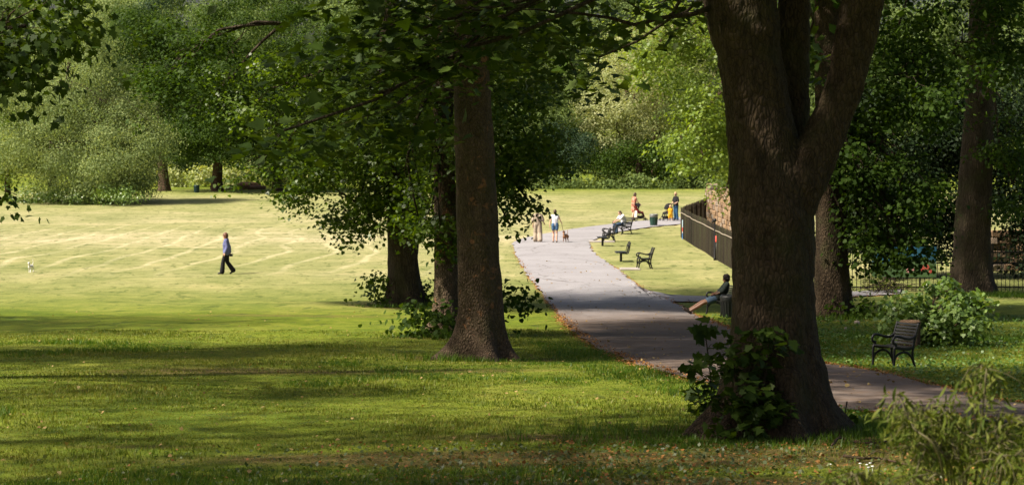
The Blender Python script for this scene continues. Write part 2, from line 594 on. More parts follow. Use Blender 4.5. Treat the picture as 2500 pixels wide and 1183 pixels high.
# asphalt
m, n, l, b = mat("asphalt")
tc = n.new("ShaderNodeTexCoord")
a1 = noise_tex(n, l, .35, 5, .6, tc.outputs["Object"])
a2 = noise_tex(n, l, 60, 3, .7, tc.outputs["Object"])
a3 = noise_tex(n, l, 2.2, 6, .7, tc.outputs["Object"], .4)
r1 = ramp(n, [(.3, (.215, .205, .212)), (.7, (.275, .265, .275))]); l.new(a1.outputs[0], r1.inputs[0])
r2 = ramp(n, [(.3, (.72, .72, .72)), (.7, (1.18, 1.18, 1.18))]); l.new(a2.outputs[0], r2.inputs[0])
r3 = ramp(n, [(.6, (1, 1, 1)), (.72, (.80, .76, .72))]); l.new(a3.outputs[0], r3.inputs[0])
c = mixc(n, l, 1.0, mixc(n, l, 1.0, r1.outputs[0], r2.outputs[0], 'MULTIPLY'), r3.outputs[0], 'MULTIPLY')
ck = n.new("ShaderNodeTexVoronoi"); ck.feature = 'DISTANCE_TO_EDGE'; ck.inputs["Scale"].default_value = .32
wn = noise_tex(n, l, 1.5, 4, .6, tc.outputs["Object"]); va = n.new("ShaderNodeVectorMath"); va.operation = 'MULTIPLY_ADD'; l.new(wn.outputs["Color"], va.inputs[0]); va.inputs[1].default_value = (.9, .9, 0); l.new(tc.outputs["Object"], va.inputs[2]); l.new(va.outputs[0], ck.inputs["Vector"])
cr = ramp(n, [(.004, (.62, .6, .58)), (.012, (1, 1, 1))]); l.new(ck.outputs[0], cr.inputs[0])
c = mixc(n, l, 1.0, c, cr.outputs[0], 'MULTIPLY')
# shade below the crowns, put into the asphalt colour as a darker brown
ag = n.new("ShaderNodeAttribute"); ag.attribute_name = "shade_tint"
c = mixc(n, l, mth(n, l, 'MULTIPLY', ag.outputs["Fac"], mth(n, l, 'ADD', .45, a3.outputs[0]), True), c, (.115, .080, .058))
l.new(c, b.inputs["Base Color"]); b.inputs["Roughness"].default_value = .88; b.inputs["Specular IOR Level"].default_value = .25
bp = n.new("ShaderNodeBump"); bp.inputs["Strength"].default_value = .35; bp.inputs["Distance"].default_value = .01
l.new(a2.outputs[0], bp.inputs["Height"]); l.new(bp.outputs[0], b.inputs["Normal"])
M['asphalt'] = m
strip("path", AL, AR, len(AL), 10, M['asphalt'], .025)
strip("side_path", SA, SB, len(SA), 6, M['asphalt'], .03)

# ------------------------------------------------------------------ ground
ys = np.concatenate([np.arange(-60, 22, 4.), np.arange(22, 62, .22), np.arange(62, 135, .45), np.arange(135, 260, 1.5), np.arange(260, 700, 20.)])
xs = np.concatenate([np.arange(-300, -40, 20.), np.arange(-40, -18, 1.), np.arange(-18, 20, .25), np.arange(20, 44, 1.), np.arange(44, 301, 20.)])
X, Y = np.meshgrid(xs, ys)
Z = H(X, Y)
x, y = X.ravel(), Y.ravel()
core = (np.abs(x) < 45) & (y > 15) & (y < 175)
ed = np.full(x.shape, 99.); ed[core] = poly_dist(x[core], y[core], EDGES)
inside = np.zeros(x.shape, bool); inside[core] = on_path(x[core], y[core])
lit_wid = np.where(y < 75, .55, .32)
verge = np.clip(1 - ed / lit_wid, 0, 1)
verge[inside] = 1
Z = Z.ravel(); Z = np.where(inside & (ed > .1), Z - .05, Z)
dry = np.clip(1 - np.abs((y - 128) / 26), 0, 1) ** .7 * np.clip((9 - x) / 6, 0, 1)
dry = np.maximum(dry, .75 * np.exp(-((y - 150) / 22) ** 2))
dry = np.maximum(dry, .55 * np.clip((y - 76) / 25, 0, 1) * np.clip((205 - y) / 20, 0, 1))
BARE = [(1500, 1120, 7.0, 1.1, 1.0), (1750, 1075, 5.0, .8, .9), (2050, 1100, 3, .9, .8), (1180, 878, 2.4, 1.6, .9), (1150, 905, 3.2, 1.0, .6), (985, 745, 2.6, 3.0, .8), (700, 770, 7.0, 2.0, .55), (600, 905, 6.5, 1.6, .7), (1000, 905, 3.5, 1.3, .6), (330, 1090, 2.0, .45, .6), (1085, 822, 2.5, 2, .7), (1870, 1060, 2.6, 1.6, .9), (2030, 778, 3, 2, .8), (2180, 905, 1.2, .8, .9), (2380, 760, 2.5, 2, .4), (1720, 1180, 4, 1, .8), (1330, 1170, 3, .8, .7)]
BARE = [(G(a, b_), c_, d_, e_) for a, b_, c_, d_, e_ in BARE]
def bare_at(x, y):
    o = np.zeros(np.shape(x))
    for g, rx, ry, s in BARE: o = np.maximum(o, s * np.exp(-(((x - g.x) / rx) ** 2 + ((y - g.y) / ry) ** 2)))
    return o
bare = bare_at(x, y)
ny, nx = X.shape
i = np.arange(ny - 1)[:, None] * nx; j = np.arange(nx - 1)[None, :]
Fs = np.stack([i + j, i + j + 1, i + nx + j + 1, i + nx + j], -1).reshape(-1, 4)

m, n, l, b = mat("lawn")
tc = n.new("ShaderNodeTexCoord"); co = tc.outputs["Object"]
def at(nm):
    q = n.new("ShaderNodeAttribute"); q.attribute_name = nm; return q.outputs["Fac"]
mp = n.new("ShaderNodeMapping"); mp.inputs["Scale"].default_value = (1, .55, 1); l.new(co, mp.inputs[0])
nA = noise_tex(n, l, .22, 6, .62, mp.outputs[0], .5)
nB = noise_tex(n, l, 1.6, 6, .65, mp.outputs[0], .6)
nC = noise_tex(n, l, 11, 5, .72, co)
nD = noise_tex(n, l, 45, 3, .75, co)
green = ramp(n, [(.28, (.052, .095, .006)), (.5, (.125, .16, .012)), (.72, (.22, .22, .04))])
l.new(mth(n, l, 'ADD', mth(n, l, 'MULTIPLY', nA.outputs[0], .5), mth(n, l, 'MULTIPLY', nB.outputs[0], .5)), green.inputs[0])
dryc = ramp(n, [(.25, (.215, .215, .10)), (.5, (.33, .30, .17)), (.75, (.45, .38, .25))])
l.new(mth(n, l, 'ADD', mth(n, l, 'MULTIPLY', nA.outputs[0], .65), mth(n, l, 'MULTIPLY', nB.outputs[0], .35)), dryc.inputs[0])
dfac = mth(n, l, 'MULTIPLY', at("dry"), mth(n, l, 'ADD', .55, mth(n, l, 'MULTIPLY', nA.outputs[0], .8)), True)
c = mixc(n, l, dfac, green.outputs[0], dryc.outputs[0])
# raked clipping lines left by the mower
sx = n.new("ShaderNodeSeparateXYZ"); l.new(co, sx.inputs[0])
warp = noise_tex(n, l, .05, 2, .5, co)
u = mth(n, l, 'ADD', mth(n, l, 'MULTIPLY', sx.outputs[0], .50), mth(n, l, 'ADD', mth(n, l, 'MULTIPLY', sx.outputs[1], -.016), mth(n, l, 'MULTIPLY', warp.outputs[0], 3.4)))
fr = mth(n, l, 'FRACT', u)
ln = ramp(n, [(.0, (0, 0, 0)), (.06, (1, 1, 1)), (.13, (1, 1, 1)), (.22, (0, 0, 0))]); l.new(fr, ln.inputs[0])
brk = ramp(n, [(.26, (0, 0, 0)), (.50, (1, 1, 1))]); l.new(nA.outputs[0], brk.inputs[0])
lf = mth(n, l, 'MULTIPLY', mth(n, l, 'MULTIPLY', ln.outputs[0], brk.outputs[0]), mth(n, l, 'MULTIPLY', at("mown"), .5), True)
c = mixc(n, l, lf, c, (.50, .44, .28))
# tufts and clods that show dark on the mown turf
mp2 = n.new("ShaderNodeMapping"); mp2.inputs["Scale"].default_value = (.9, .35, 1); l.new(co, mp2.inputs[0])
nE = noise_tex(n, l, 2.6, 5, .6, mp2.outputs[0], .4)
tf = ramp(n, [(.575, (0, 0, 0)), (.625, (1, 1, 1))]); l.new(nE.outputs[0], tf.inputs[0])
c = mixc(n, l, mth(n, l, 'MULTIPLY', tf.outputs[0], .62), c, (.055, .08, .014))
brown = ramp(n, [(.3, (.055, .035, .018)), (.55, (.13, .085, .035)), (.75, (.24, .16, .06))]); l.new(nC.outputs[0], brown.inputs[0])
bf = ramp(n, [(.34, (0, 0, 0)), (.64, (1, 1, 1))])
l.new(mth(n, l, 'MULTIPLY', at("bare"), mth(n, l, 'ADD', .45, mth(n, l, 'ADD', mth(n, l, 'MULTIPLY', nB.outputs[0], .55), mth(n, l, 'MULTIPLY', nC.outputs[0], .45)))), bf.inputs[0])
c = mixc(n, l, mth(n, l, 'MULTIPLY', bf.outputs[0], .8), c, brown.outputs[0])
vcol = ramp(n, [(.3, (.10, .05, .02)), (.5, (.25, .13, .045)), (.7, (.40, .25, .10))]); l.new(nC.outputs[0], vcol.inputs[0])
vf = ramp(n, [(.35, (0, 0, 0)), (.62, (1, 1, 1))])
l.new(mth(n, l, 'MULTIPLY', at("verge"), mth(n, l, 'ADD', .35, nB.outputs[0])), vf.inputs[0])
c = mixc(n, l, vf.outputs[0], c, vcol.outputs[0])
# cross-wise streaks of thin and thick turf
mp3 = n.new("ShaderNodeMapping"); mp3.inputs["Scale"].default_value = (.32, .62, 1); mp3.inputs["Rotation"].default_value = (0, 0, .12); l.new(co, mp3.inputs[0])
nF = noise_tex(n, l, 1.0, 8, .72, mp3.outputs[0], .8)
sf = ramp(n, [(.30, (.58, .66, .50)), (.48, (.95, .96, .92)), (.70, (1.30, 1.22, 1.30))]); l.new(nF.outputs[0], sf.inputs[0])
c = mixc(n, l, 1.0, c, sf.outputs[0], 'MULTIPLY')
sp = ramp(n, [(.25, (.62, .62, .62)), (.75, (1.35, 1.35, 1.35))]); l.new(nD.outputs[0], sp.inputs[0])
sp2 = ramp(n, [(.25, (.72, .74, .70)), (.75, (1.26, 1.24, 1.2))]); l.new(nC.outputs[0], sp2.inputs[0])
c = mixc(n, l, 1.0, mixc(n, l, 1.0, c, sp.outputs[0], 'MULTIPLY'), sp2.outputs[0], 'MULTIPLY')
l.new(c, b.inputs["Base Color"]); b.inputs["Roughness"].default_value = .95; b.inputs["Specular IOR Level"].default_value = .15
bp = n.new("ShaderNodeBump"); bp.inputs["Strength"].default_value = .6; bp.inputs["Distance"].default_value = .05
l.new(mth(n, l, 'ADD', nD.outputs[0], nC.outputs[0]), bp.inputs["Height"]); l.new(bp.outputs[0], b.inputs["Normal"])
M['lawn'] = m
mown = np.clip((y - 98) / 12, 0, 1) * np.clip((146 - y) / 10, 0, 1) * np.clip((3 - x) / 6, 0, 1)
mown = np.maximum(mown, .0 * np.clip((y - 148) / 10, 0, 1) * np.clip((190 - y) / 14, 0, 1))
tag(mesh_np("lawn", np.stack([x, y, Z], 1), Fs, M['lawn'], None, True, {"verge": verge, "dry": dry, "bare": bare, "mown": mown}), kind='structure')

# ------------------------------------------------------------------ grass blades, clover, fallen leaves (uncountable)
def blades(name, label, rng, n, yr, hgt, m, cond=None, per=4, xlim=None, wid=.006, xs_=None):
    yy = yr[0] + (yr[1] - yr[0]) * rng.uniform(0, 1, n) ** 1.15
    half = yy * .215 + .8
    xx = rng.uniform(-1, 1, n) * half
    if xlim: 
        xx = rng.uniform(xlim[0], xlim[1], n)
    if xs_ is not None: xx, yy = xs_
    keep = ~on_path(xx, yy)
    if cond is not None: keep &= cond(xx, yy)
    keep &= np.random.default_rng(5).uniform(0, 1, len(xx)) > .85 * bare_at(xx, yy)
    xx, yy = xx[keep], yy[keep]
    xx = np.repeat(xx, per); yy = np.repeat(yy, per)
    k = len(xx)
    xx = xx + rng.normal(size=k) * .035; yy = yy + rng.normal(size=k) * .035
    z = H(xx, yy)
    patch = .65 + .5 * np.sin(xx * .9 + 1.3 * np.sin(yy * .5)) * np.sin(yy * .7 + xx * .3)
    h = hgt * np.clip(patch, .35, 1.3) * rng.uniform(.45, 1.25, k)
    an = rng.uniform(0, 6.28, k); le = rng.uniform(.1, .75, k) * h
    wv = wid * (1 + yy / 60)
    a2 = rng.uniform(0, 6.28, k)
    bx, by = np.cos(a2) * wv, np.sin(a2) * wv
    V = np.zeros((k, 3, 3))
    V[:, 0] = np.stack([xx - bx, yy - by, z - .01], 1); V[:, 1] = np.stack([xx + bx, yy + by, z - .01], 1)
    V[:, 2] = np.stack([xx + np.cos(an) * le, yy + np.sin(an) * le, z + h], 1)
    o = mesh_np(name, V.reshape(-1, 3), np.arange(3 * k).reshape(-1, 3), m)
    return tag(o, label, "grass", kind='stuff')


M['blade'] = leaf_mat("grass_blade", [(.05, .092, .005), (.10, .145, .009), (.175, .19, .025), (.26, .23, .06)], .3, .5, .3)
M['blade_lush'] = leaf_mat("lush_grass_blade", [(.038, .09, .005), (.068, .135, .008), (.115, .18, .014)], .35, .45, .35)
rg = np.random.default_rng(11)
blades("short_grass", "short mown grass blades over the shaded near lawn", rg, 95000, (23, 66), .055, M['blade'], per=3)


def lush(x, y):
    f = np.sin(x * .35 + 2.) * np.sin(y * .28 + 1) + .5 * np.sin(x * 1.3) * np.sin(y * .9)
    e = np.minimum.reduce([(x - AL[i, 0]) ** 2 + (y - AL[i, 1]) ** 2 for i in range(0, len(AL), 3)])
    near_edge = (e < 1.5 ** 2) & (np.random.default_rng(1).uniform(0, 1, len(x)) < .9)
    return (f > .75) | near_edge | ((y < 29.5) & (x < 1) & (f > -.2))


blades("long_grass", "longer lush green grass along the path edge and in patches", rg, 60000, (23, 60), .10, M['blade_lush'], lush, per=4)
# tall tufts round the big trunk and other feet
cx = [(1880, 1062, 2.0, 2500), (1700, 1075, 1.2, 900), (2080, 1050, 1.0, 900), (1180, 880, 1.2, 500), (990, 748, 1.4, 500), (1085, 822, 1.2, 400), (2030, 778, 1.5, 500), (2330, 830, 2.2, 900), (2390, 720, 1.6, 600)]
px_, py_ = [], []
for (a, c_, rr, k) in cx:
    g = G(a, c_); px_.append(g.x + rg.normal(size=k) * rr * .6); py_.append(g.y + rg.normal(size=k) * rr * .35 - .2)
blades("tall_grass", "tall grass tufts round the feet of the trees", rg, 1, (20, 30), .22, M['blade_lush'], None, 4, None, .006, (np.concatenate(px_), np.concatenate(py_)))
# clover and broad weeds on the right-hand lawn
kk = 16000
yy = rg.uniform(36, 74, kk); xx = rg.uniform(4.5, 17, kk)
ok = ~on_path(xx, yy); xx, yy = xx[ok], yy[ok]
Cc = np.stack([xx, yy, H(xx, yy) + rg.uniform(.02, .09, len(xx))], 1)
V, Fs = leaf_mesh(rg, Cc, .055, HEART, .9)
M['lf_clover'] = leaf_mat("clover_leaf", [(.05, .11, .015), (.09, .17, .03), (.17, .25, .08)], .3, .45, .4)
tag(mesh_np("clover", V, Fs, M['lf_clover']), "low clover and broad weeds in the grass behind the near chair", "ground cover", kind='stuff')
kk = 6500
yy = 22 + 10 * rg.uniform(0, 1, kk); xx = rg.normal(size=kk) * 2.6 + 1.5
Cc = np.stack([xx, yy, H(xx, yy) + rg.uniform(.01, .06, len(xx))], 1)
V, Fs = leaf_mesh(rg, Cc, .06, KITE, .8)
M['lf_weed'] = leaf_mat("weed_leaf", [(.04, .07, .015), (.09, .12, .04), (.17, .19, .09)], .3, .45, .4)
tag(mesh_np("weeds", V, Fs, M['lf_weed']), "sparse broad leaved weeds on the worn ground before the forked tree", "ground cover", kind='stuff')


def litter(name, label, xx, yy, size, m, lift=.015):
    Cc = np.stack([xx, yy, H(xx, yy) + lift + .02 * rg.uniform(0, 1, len(xx))], 1)
    on = on_path(xx, yy); Cc[on, 2] += .03
    V, Fs = leaf_mesh(rg, Cc, size, HEART, 1.2, 0, None, .5)
    return tag(mesh_np(name, V, Fs, m), label, "fallen leaves", kind='stuff')


# brown litter banked along the path edges
t = np.concatenate([AR[95:], AL[85:], SB[20:]])
q = rg.integers(0, len(t), 9000); q = q[(t[q, 1] < 74) | (rg.uniform(0, 1, 9000) < .25)]
s = np.where(t[q, 1] < 75, 1.0, .5)
litter("leaf_litter", "rust brown leaf litter banked along the edges of the path", t[q, 0] + rg.normal(size=len(q)) * .13 * s, t[q, 1] + rg.normal(size=len(q)) * .16 * s, .036, M['litter_leaf'])
k = 260
i = rg.integers(90, len(AL), k); f = rg.uniform(0, 1, k)[:, None]
pp = AL[i] * (1 - f) + AR[np.minimum(i, len(AR) - 1)] * f
litter("fallen_leaves", "pale yellow leaves fallen on the shaded asphalt", pp[:, 0], pp[:, 1], .06, M['dead_leaf'])
k = 1100
yy = 23 + 55 * rg.uniform(0, 1, k) ** 1.2; xx = rg.uniform(-1, 1, k) * yy * .215
litter("lawn_leaves", "scattered dry leaves lying on the near grass", xx, yy, .042, M['dead_leaf'], .04)
k = 2500
yy = 24 + 8.5 * rg.uniform(0, 1, k); xx = rg.normal(size=k) * 2.4 + 2.2
litter("bark_litter", "reddish brown leaf litter on the worn ground before the forked tree", xx, yy, .036, M['litter_leaf'], .02)

# ------------------------------------------------------------------ trees
def add_trunk(parent, spines, m, nseg=40, remesh=None, name='trunk', **k):
    Vs, Fl = [], []; off = 0
    for i, s in enumerate(spines):
        kw = dict(k)
        if i: kw['flare'] = 0; kw['rough'] = .05
        V, Fs = trunk_arrays(s, nseg if i == 0 else 26, seed=k.get('seed', 0) + i, **{q: v for q, v in kw.items() if q != 'seed'})
        Vs.append(V); Fl.append(Fs + off); off += len(V)
    o = mesh_np(name, np.concatenate(Vs), np.concatenate(Fl), m, None, True)
    if remesh:
        # close the tubes so that the remesh sees solids
        bm = bmesh.new(); bm.from_mesh(o.data)
        be = [e for e in bm.edges if e.is_boundary]
        bmesh.ops.holes_fill(bm, edges=be, sides=0)
        bm.to_mesh(o.data); bm.free()
        r = o.modifiers.new("Remesh", 'REMESH'); r.mode = 'VOXEL'; r.voxel_size = remesh; r.use_smooth_shade = True
        q = o.modifiers.new("Smooth", 'SMOOTH'); q.iterations = 5; q.factor = .5
        for nm_, sz_, st_ in (("bark_lumps", .45, .09), ("bark_plates", .11, .035)):
            tx = bpy.data.textures.new(nm_, 'CLOUDS'); tx.noise_scale = sz_; tx.noise_depth = 3
            dp = o.modifiers.new(nm_, 'DISPLACE'); dp.texture = tx; dp.strength = st_; dp.mid_level = .5
    return child_world(o, parent)


def spine(D, pts):
    """Trunk stations from photo pixels: (px, py, width in px) at D metres."""
    return [(*P(a, b_, D), w_ * D / F / 2) for a, b_, w_ in pts]


def up(sp, *more): return sp + [(*q,) for q in more]


# --- the forked sycamore in front
rng = np.random.default_rng(101)
g = G(1885, 1056)
sy = empty("sycamore_tree", g, "massive dark forked tree trunk standing in front of the path, its right limb leaning outward", "tree")
D0 = g.y
bole = [(g.x, g.y, g.z - .35, .70), (g.x, g.y, g.z + .2, .70)] + spine(D0, [(1890, 900, 222), (1890, 780, 203), (1889, 640, 196), (1890, 520, 204), (1878, 420, 186), (1855, 300, 163), (1832, 150, 160), (1808, 0, 172)])
bole += [(bole[-1][0] - .3, D0 + .3, 11.5, .42), (bole[-1][0] - .9, D0 + .8, 15.5, .25)]
right = spine(D0 - .1, [(1915, 560, 120), (1962, 430, 128), (2022, 310, 106), (2070, 180, 96), (2108, 0, 104)])
right += [(right[-1][0] + .7, D0 - .2, 11.5, .24), (right[-1][0] + 1.6, D0, 14.5, .13)]
mid = spine(D0 + .55, [(1925, 470, 90), (1932, 330, 86), (1936, 170, 80), (1938, 0, 78)])
mid += [(mid[-1][0] + .2, D0 + 1.2, 12.5, .17)]
add_trunk(sy, [bole, right, mid], M['bark_sycamore'], 56, .032, seed=3, lobes=(5, .32), flare=1.1, flare_h=.46, rough=.07)
ells = [E(920, 120, 32.5, 180, 140, 1.6, 1.1), E(720, 310, 32, 110, 58, 1.1), E(950, 250, 33, 150, 110, 1.2), E(1060, 55, 33, 210, 110, 1.8), E(1330, 20, 34, 190, 90, 1.8),
        E(1640, 45, 35, 130, 75, 1.5, .7), E(1450, 140, 37, 70, 100, 1.0, .6), E(1960, 90, 38, 60, 90, .9, .8)]
_, tips = crown("crown", rng, ells, .17, MAPLE, M['lf_sycamore'], sy, 2.9, 1.3, .5, fw=.12, clump=.34, per=8, flat=.22, hang=.3, spr=.34)
branches(rng, [P(1830, -60, D0 - .3), P(1840, -30, D0)], tips, sy, M['bark_dark'], .042, frac=.35)
g2 = np.array([g.x, g.y, 0])
over = [EW(g.x - 3.0, D0 - 2, 13.6, 5.5, 5, 2.5), EW(g.x + 4.5, D0 - 1, 13.6, 5, 5, 2.6), EW(g.x + .5, D0 + 2, 16.0, 5.5, 5, 3), EW(g.x - 4.5, D0 + 8, 13.6, 6, 5, 2.6)]
crown("upper_crown", rng, over, .34, KITE, M['lf_sycamore'], sy, 4.2, 1.0, .5, clump=.48, inner=.1, spr=1.0)

# --- the column of the maple in the middle
rng = np.random.default_rng(102)
g = G(1174, 878); D1 = g.y
tr = empty("maple_tree", g, "straight brown tree trunk with orange bark patches in the centre of the lawn", "tree")
sp = [(g.x, g.y, g.z - .3, .46), (g.x, g.y, g.z + .15, .47)] + spine(D1, [(1174, 800, 106), (1170, 700, 104), (1165, 600, 102), (1160, 400, 97), (1153, 200, 88), (1150, 0, 80)])
sp += [(sp[-1][0], D1, 13, .30), (sp[-1][0] + .2, D1 + .4, 18, .14)]
add_trunk(tr, [sp], M['bark_maple'], 48, seed=11, lobes=(5, .30), flare=1.6, flare_h=.36, rough=.06)
ells = [E(1010, 110, D1 - 2, 170, 120, 2.0), E(1340, 60, D1 + 1, 150, 100, 2.2), E(1420, 190, D1 + 2, 90, 60, 1.4, .8), E(880, 280, D1 - 1, 170, 110, 1.8)]
_, tips = crown("crown", rng, ells, .16, MAPLE, M['lf_sycamore'], tr, 2.6, 1.3, .5, fw=.12, clump=.32, per=8, flat=.22, hang=.3, spr=.34)
branches(rng, [P(1150, 0, D1), P(1152, 60, D1)], tips, tr, M['bark_dark'], .045, frac=.35)
crown("upper_crown", rng, [EW(g.x - 4.5, D1, 14.5, 4.5, 5, 3.0), EW(g.x - 5.5, D1 + 1, 14.0, 5.5, 5.5, 3)], .29, KITE, M['lf_sycamore'], tr, 5.0, 1.0, .5, clump=.45, inner=.1, spr=1.0)

# --- two limes behind it
rng = np.random.default_rng(103)
g = G(990, 746); D2 = g.y
tr = empty("lime_tree", g, "dark lime tree with low leafy skirts, left of the two trunks behind the central column", "tree", "lime trees behind the central trunk")
sp = [(g.x, g.y, g.z - .3, .56), (g.x, g.y, g.z + .15, .56)] + spine(D2, [(986, 670, 76), (982, 580, 70), (976, 480, 65), (964, 330, 60), (955, 150, 56), (950, 0, 50)]) + [(P(950, 0, D2)[0], D2, 16, .22)]
st2 = spine(D2 + .5, [(1000, 640, 40), (1014, 500, 36), (1028, 380, 34), (1050, 200, 30)])
add_trunk(tr, [sp, st2], M['bark_dark'], 40, seed=21, lobes=(5, .3), flare=.75, flare_h=.5)
ells = [E(1000, 420, D2 - 1, 160, 120, 2.2, 1.1), E(820, 470, D2 - 1.2, 130, 100, 1.5), E(735, 480, D2 - 1.5, 62, 44, .7, .75), E(860, 550, D2 - 1, 60, 55, .8, .8), E(930, 560, D2 - .8, 40, 70, .8, .7), E(880, 330, D2 - 1.5, 220, 130, 3.0, 1.1),
        E(650, 230, D2 - 1.5, 140, 170, 2.5, 1.0), E(620, 400, D2 - 1, 80, 60, 1.2, .55), E(1000, 180, D2, 260, 180, 4, 1.2), E(1250, 160, D2 + 1, 180, 170, 3, 1.1)]
_, tips = crown("crown", rng, ells, .105, HEART, M['lf_lime'], tr, 2.9, 1.0, .6, fw=.5, clump=.30, per=12, hang=.45, spr=.24)
_, tp2 = crown("shade_tinted_crown", rng, [E(450, 120, D2, 115, 120, 2.2, 1.0), E(520, 250, D2 - 1, 70, 70, 1.4, .9), E(395, 230, D2, 55, 70, 1.2, .8)], .11, HEART, M['lf_dark'], tr, 2.9, 1.0, .6, fw=.3, clump=.3, per=12, hang=.45, spr=.26)  # left part of the crown: darker leaf colour stands in for shade
branches(rng, [P(700, 60, D2)], tp2, tr, M['bark_dark'], .06, frac=.4, name='long_branch')
branches(rng, [P(960, 300, D2), P(980, 520, D2), P(955, 150, D2)], tips, tr, M['bark_dark'], .08, frac=.4)
crown("upper_crown", rng, [EW(g.x - 2, D2, 15, 7, 6, 4.), EW(g.x + 1, D2 - 6, 15.5, 7, 4.5, 3.5)], .29, KITE, M['lf_lime'], tr, 5.0, 1.0, .5, clump=.45, inner=.1, spr=1.0)

rng = np.random.default_rng(104)
g = G(1092, 818); D3 = g.y
tr = empty("lime_tree", g, "lime tree half hidden directly behind the central column, leafy shoots round its foot", "tree", "lime trees behind the central trunk")
sp = [(g.x, g.y, g.z - .3, .40), (g.x, g.y, g.z + .15, .40)] + spine(D3, [(1092, 740, 62), (1091, 640, 58), (1088, 500, 54), (1082, 300, 50), (1076, 0, 44)]) + [(P(1075, 0, D3)[0], D3, 16, .2)]
add_trunk(tr, [sp], M['bark_maple'], 36, seed=31, lobes=(4, .3), flare=.6, flare_h=.4)
ells = [E(1080, 480, D3, 130, 110, 1.8, 1.0), E(1262, 500, D3 + .5, 60, 55, .8, .8), E(1290, 330, D3, 120, 130, 2.0, 1.1), E(1240, 430, D3, 80, 60, 1.0), E(1110, 240, D3, 200, 170, 2.5, 1.1), E(1248, 550, D3 + .5, 14, 36, .4, .4), E(1296, 494, D3 + .5, 26, 16, .4, .6), E(1020, 530, D3 - .5, 60, 40, .8, .8), E(1078, 565, D3 - .8, 55, 58, .7, 1.0)]
_, tips = crown("crown", rng, ells, .105, HEART, M['lf_lime'], tr, 2.9, 1.0, .6, fw=.5, clump=.30, per=12, hang=.45, spr=.22)
branches(rng, [P(1082, 380, D3), P(1078, 200, D3)], tips, tr, M['bark_dark'], .06, frac=.4)
crown("upper_crown", rng, [EW(g.x, D3, 14.5, 5.5, 5, 3.5), EW(g.x - 4.5, D3 + 1, 14, 5, 5.5, 3.5)], .29, KITE, M['lf_lime'], tr, 5.0, 1.0, .5, clump=.45, inner=.1, spr=1.0)
# suckers round the feet of the limes
crown("basal_foliage", rng, [E(1075, 780, D3 - .6, 75, 42, .7, 1.3), E(1010, 800, D3 - .8, 40, 18, .4, .8), E(1248, 735, D3 + .6, 34, 48, .5, 1.2)], .12, HEART, M['lf_dark'], tr, 3.6, .7, .2, clump=.3)
lt = [o for o in bpy.data.objects if o.name == 'lime_tree'][0]
crown("basal_foliage", rng, [E(930, 705, D2 - .3, 34, 45, .5, 1.2), E(1035, 715, D2 + .3, 26, 40, .5, 1.0)], .11, HEART, M['lf_lime'], lt, 3.0, .7, .2, clump=.32)

# --- trees on the right
M['lf_holly'] = leaf_mat('holly_leaf', [(.008, .016, .007), (.014, .026, .009), (.022, .04, .012)], .12, .6, .1)
def ground_at_(x, y): return Vector((x, y, float(H(x, y))))
rng = np.random.default_rng(105)
g = G(2032, 776); D4 = g.y
tr = empty("lime_tree", g, "shaded tree just behind the forked trunk, with drooping boughs to its right", "tree")
sp = [(g.x, g.y, g.z - .3, .52), (g.x, g.y, g.z + .15, .52)] + spine(D4, [(2032, 700, 84), (2030, 600, 78), (2028, 450, 74), (2024, 250, 70), (2020, 0, 62)]) + [(P(2020, 0, D4)[0], D4, 15, .2)]
add_trunk(tr, [sp], M['bark_sycamore'], 36, seed=41, lobes=(5, .3), flare=.5, flare_h=.5)
ells = [E(2170, 340, D4 - 1, 140, 150, 2.2, 1.0), E(2210, 480, D4 - 1.5, 105, 75, 1.4, 1.0), E(2210, 580, D4 - 1, 95, 55, 1.2, .9), E(2110, 560, D4, 70, 110, 1.4, .9), E(2075, 420, D4 - .6, 60, 150, 1.0, .9), E(2260, 200, D4 - 1, 160, 150, 2.5, 1.0), E(2030, 170, D4 + 1, 80, 170, 1.6, .8), E(2066, 600, D4 - .6, 10, 70, .2, .8), E(2165, 630, D4 - 1, 58, 38, .9, .9), E(2240, 612, D4 - 1, 45, 26, .8, .9), E(2195, 600, D4 - 1.4, 80, 36, .9, .9)]
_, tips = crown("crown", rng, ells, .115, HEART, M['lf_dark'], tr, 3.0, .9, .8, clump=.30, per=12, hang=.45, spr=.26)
branches(rng, [P(2028, 420, D4), P(2024, 250, D4)], tips, tr, M['bark_dark'], .08, frac=.3)
crown("upper_crown", rng, [EW(g.x + 1, D4, 14.5, 6.5, 6, 4), EW(g.x - 6.5, D4 + 1, 14, 4.5, 5, 3)], .29, KITE, M['lf_dark'], tr, 5.0, 1.0, .5, clump=.45, inner=.1, spr=1.0)
crown("basal_foliage", rng, [E(2085, 745, D4 - .5, 40, 42, .6, 1.2), E(2110, 770, D4 - .8, 45, 16, .5, .8)], .12, HEART, M['lf_dark'], tr, 3.2, .7, .2, clump=.3)

rng = np.random.default_rng(106)
g = G(2372, 716); D5 = g.y
tr = empty("lime_tree", g, "tall leaning trunk behind the shrub and beside the iron railings", "tree")
sp = [(g.x, g.y, g.z - .3, .80), (g.x, g.y, g.z + .15, .80)] + spine(D5, [(2372, 660, 96), (2374, 580, 88), (2383, 420, 80), (2392, 250, 70), (2402, 0, 64)]) + [(P(2404, 0, D5)[0], D5, 17, .25)]
add_trunk(tr, [sp], M['bark_dark'], 36, seed=51, lobes=(6, .3), flare=.35, flare_h=.6)
ells = [E(2330, 90, D5 - 12, 180, 110, 2.5, .9), E(2480, 60, D5 - 12, 90, 120, 2, 1.), E(2200, 60, D5 - 10, 110, 90, 2., .8), E(2440, 330, D5 - 2, 60, 80, 1.0, .6), E(2470, 470, D5 - 1, 50, 130, 1.4, .9)]
_, tips = crown("crown", rng, ells, .125, HEART, M['lf_dark'], tr, 2.5, .9, .8, clump=.30, per=12, hang=.4, spr=.3)
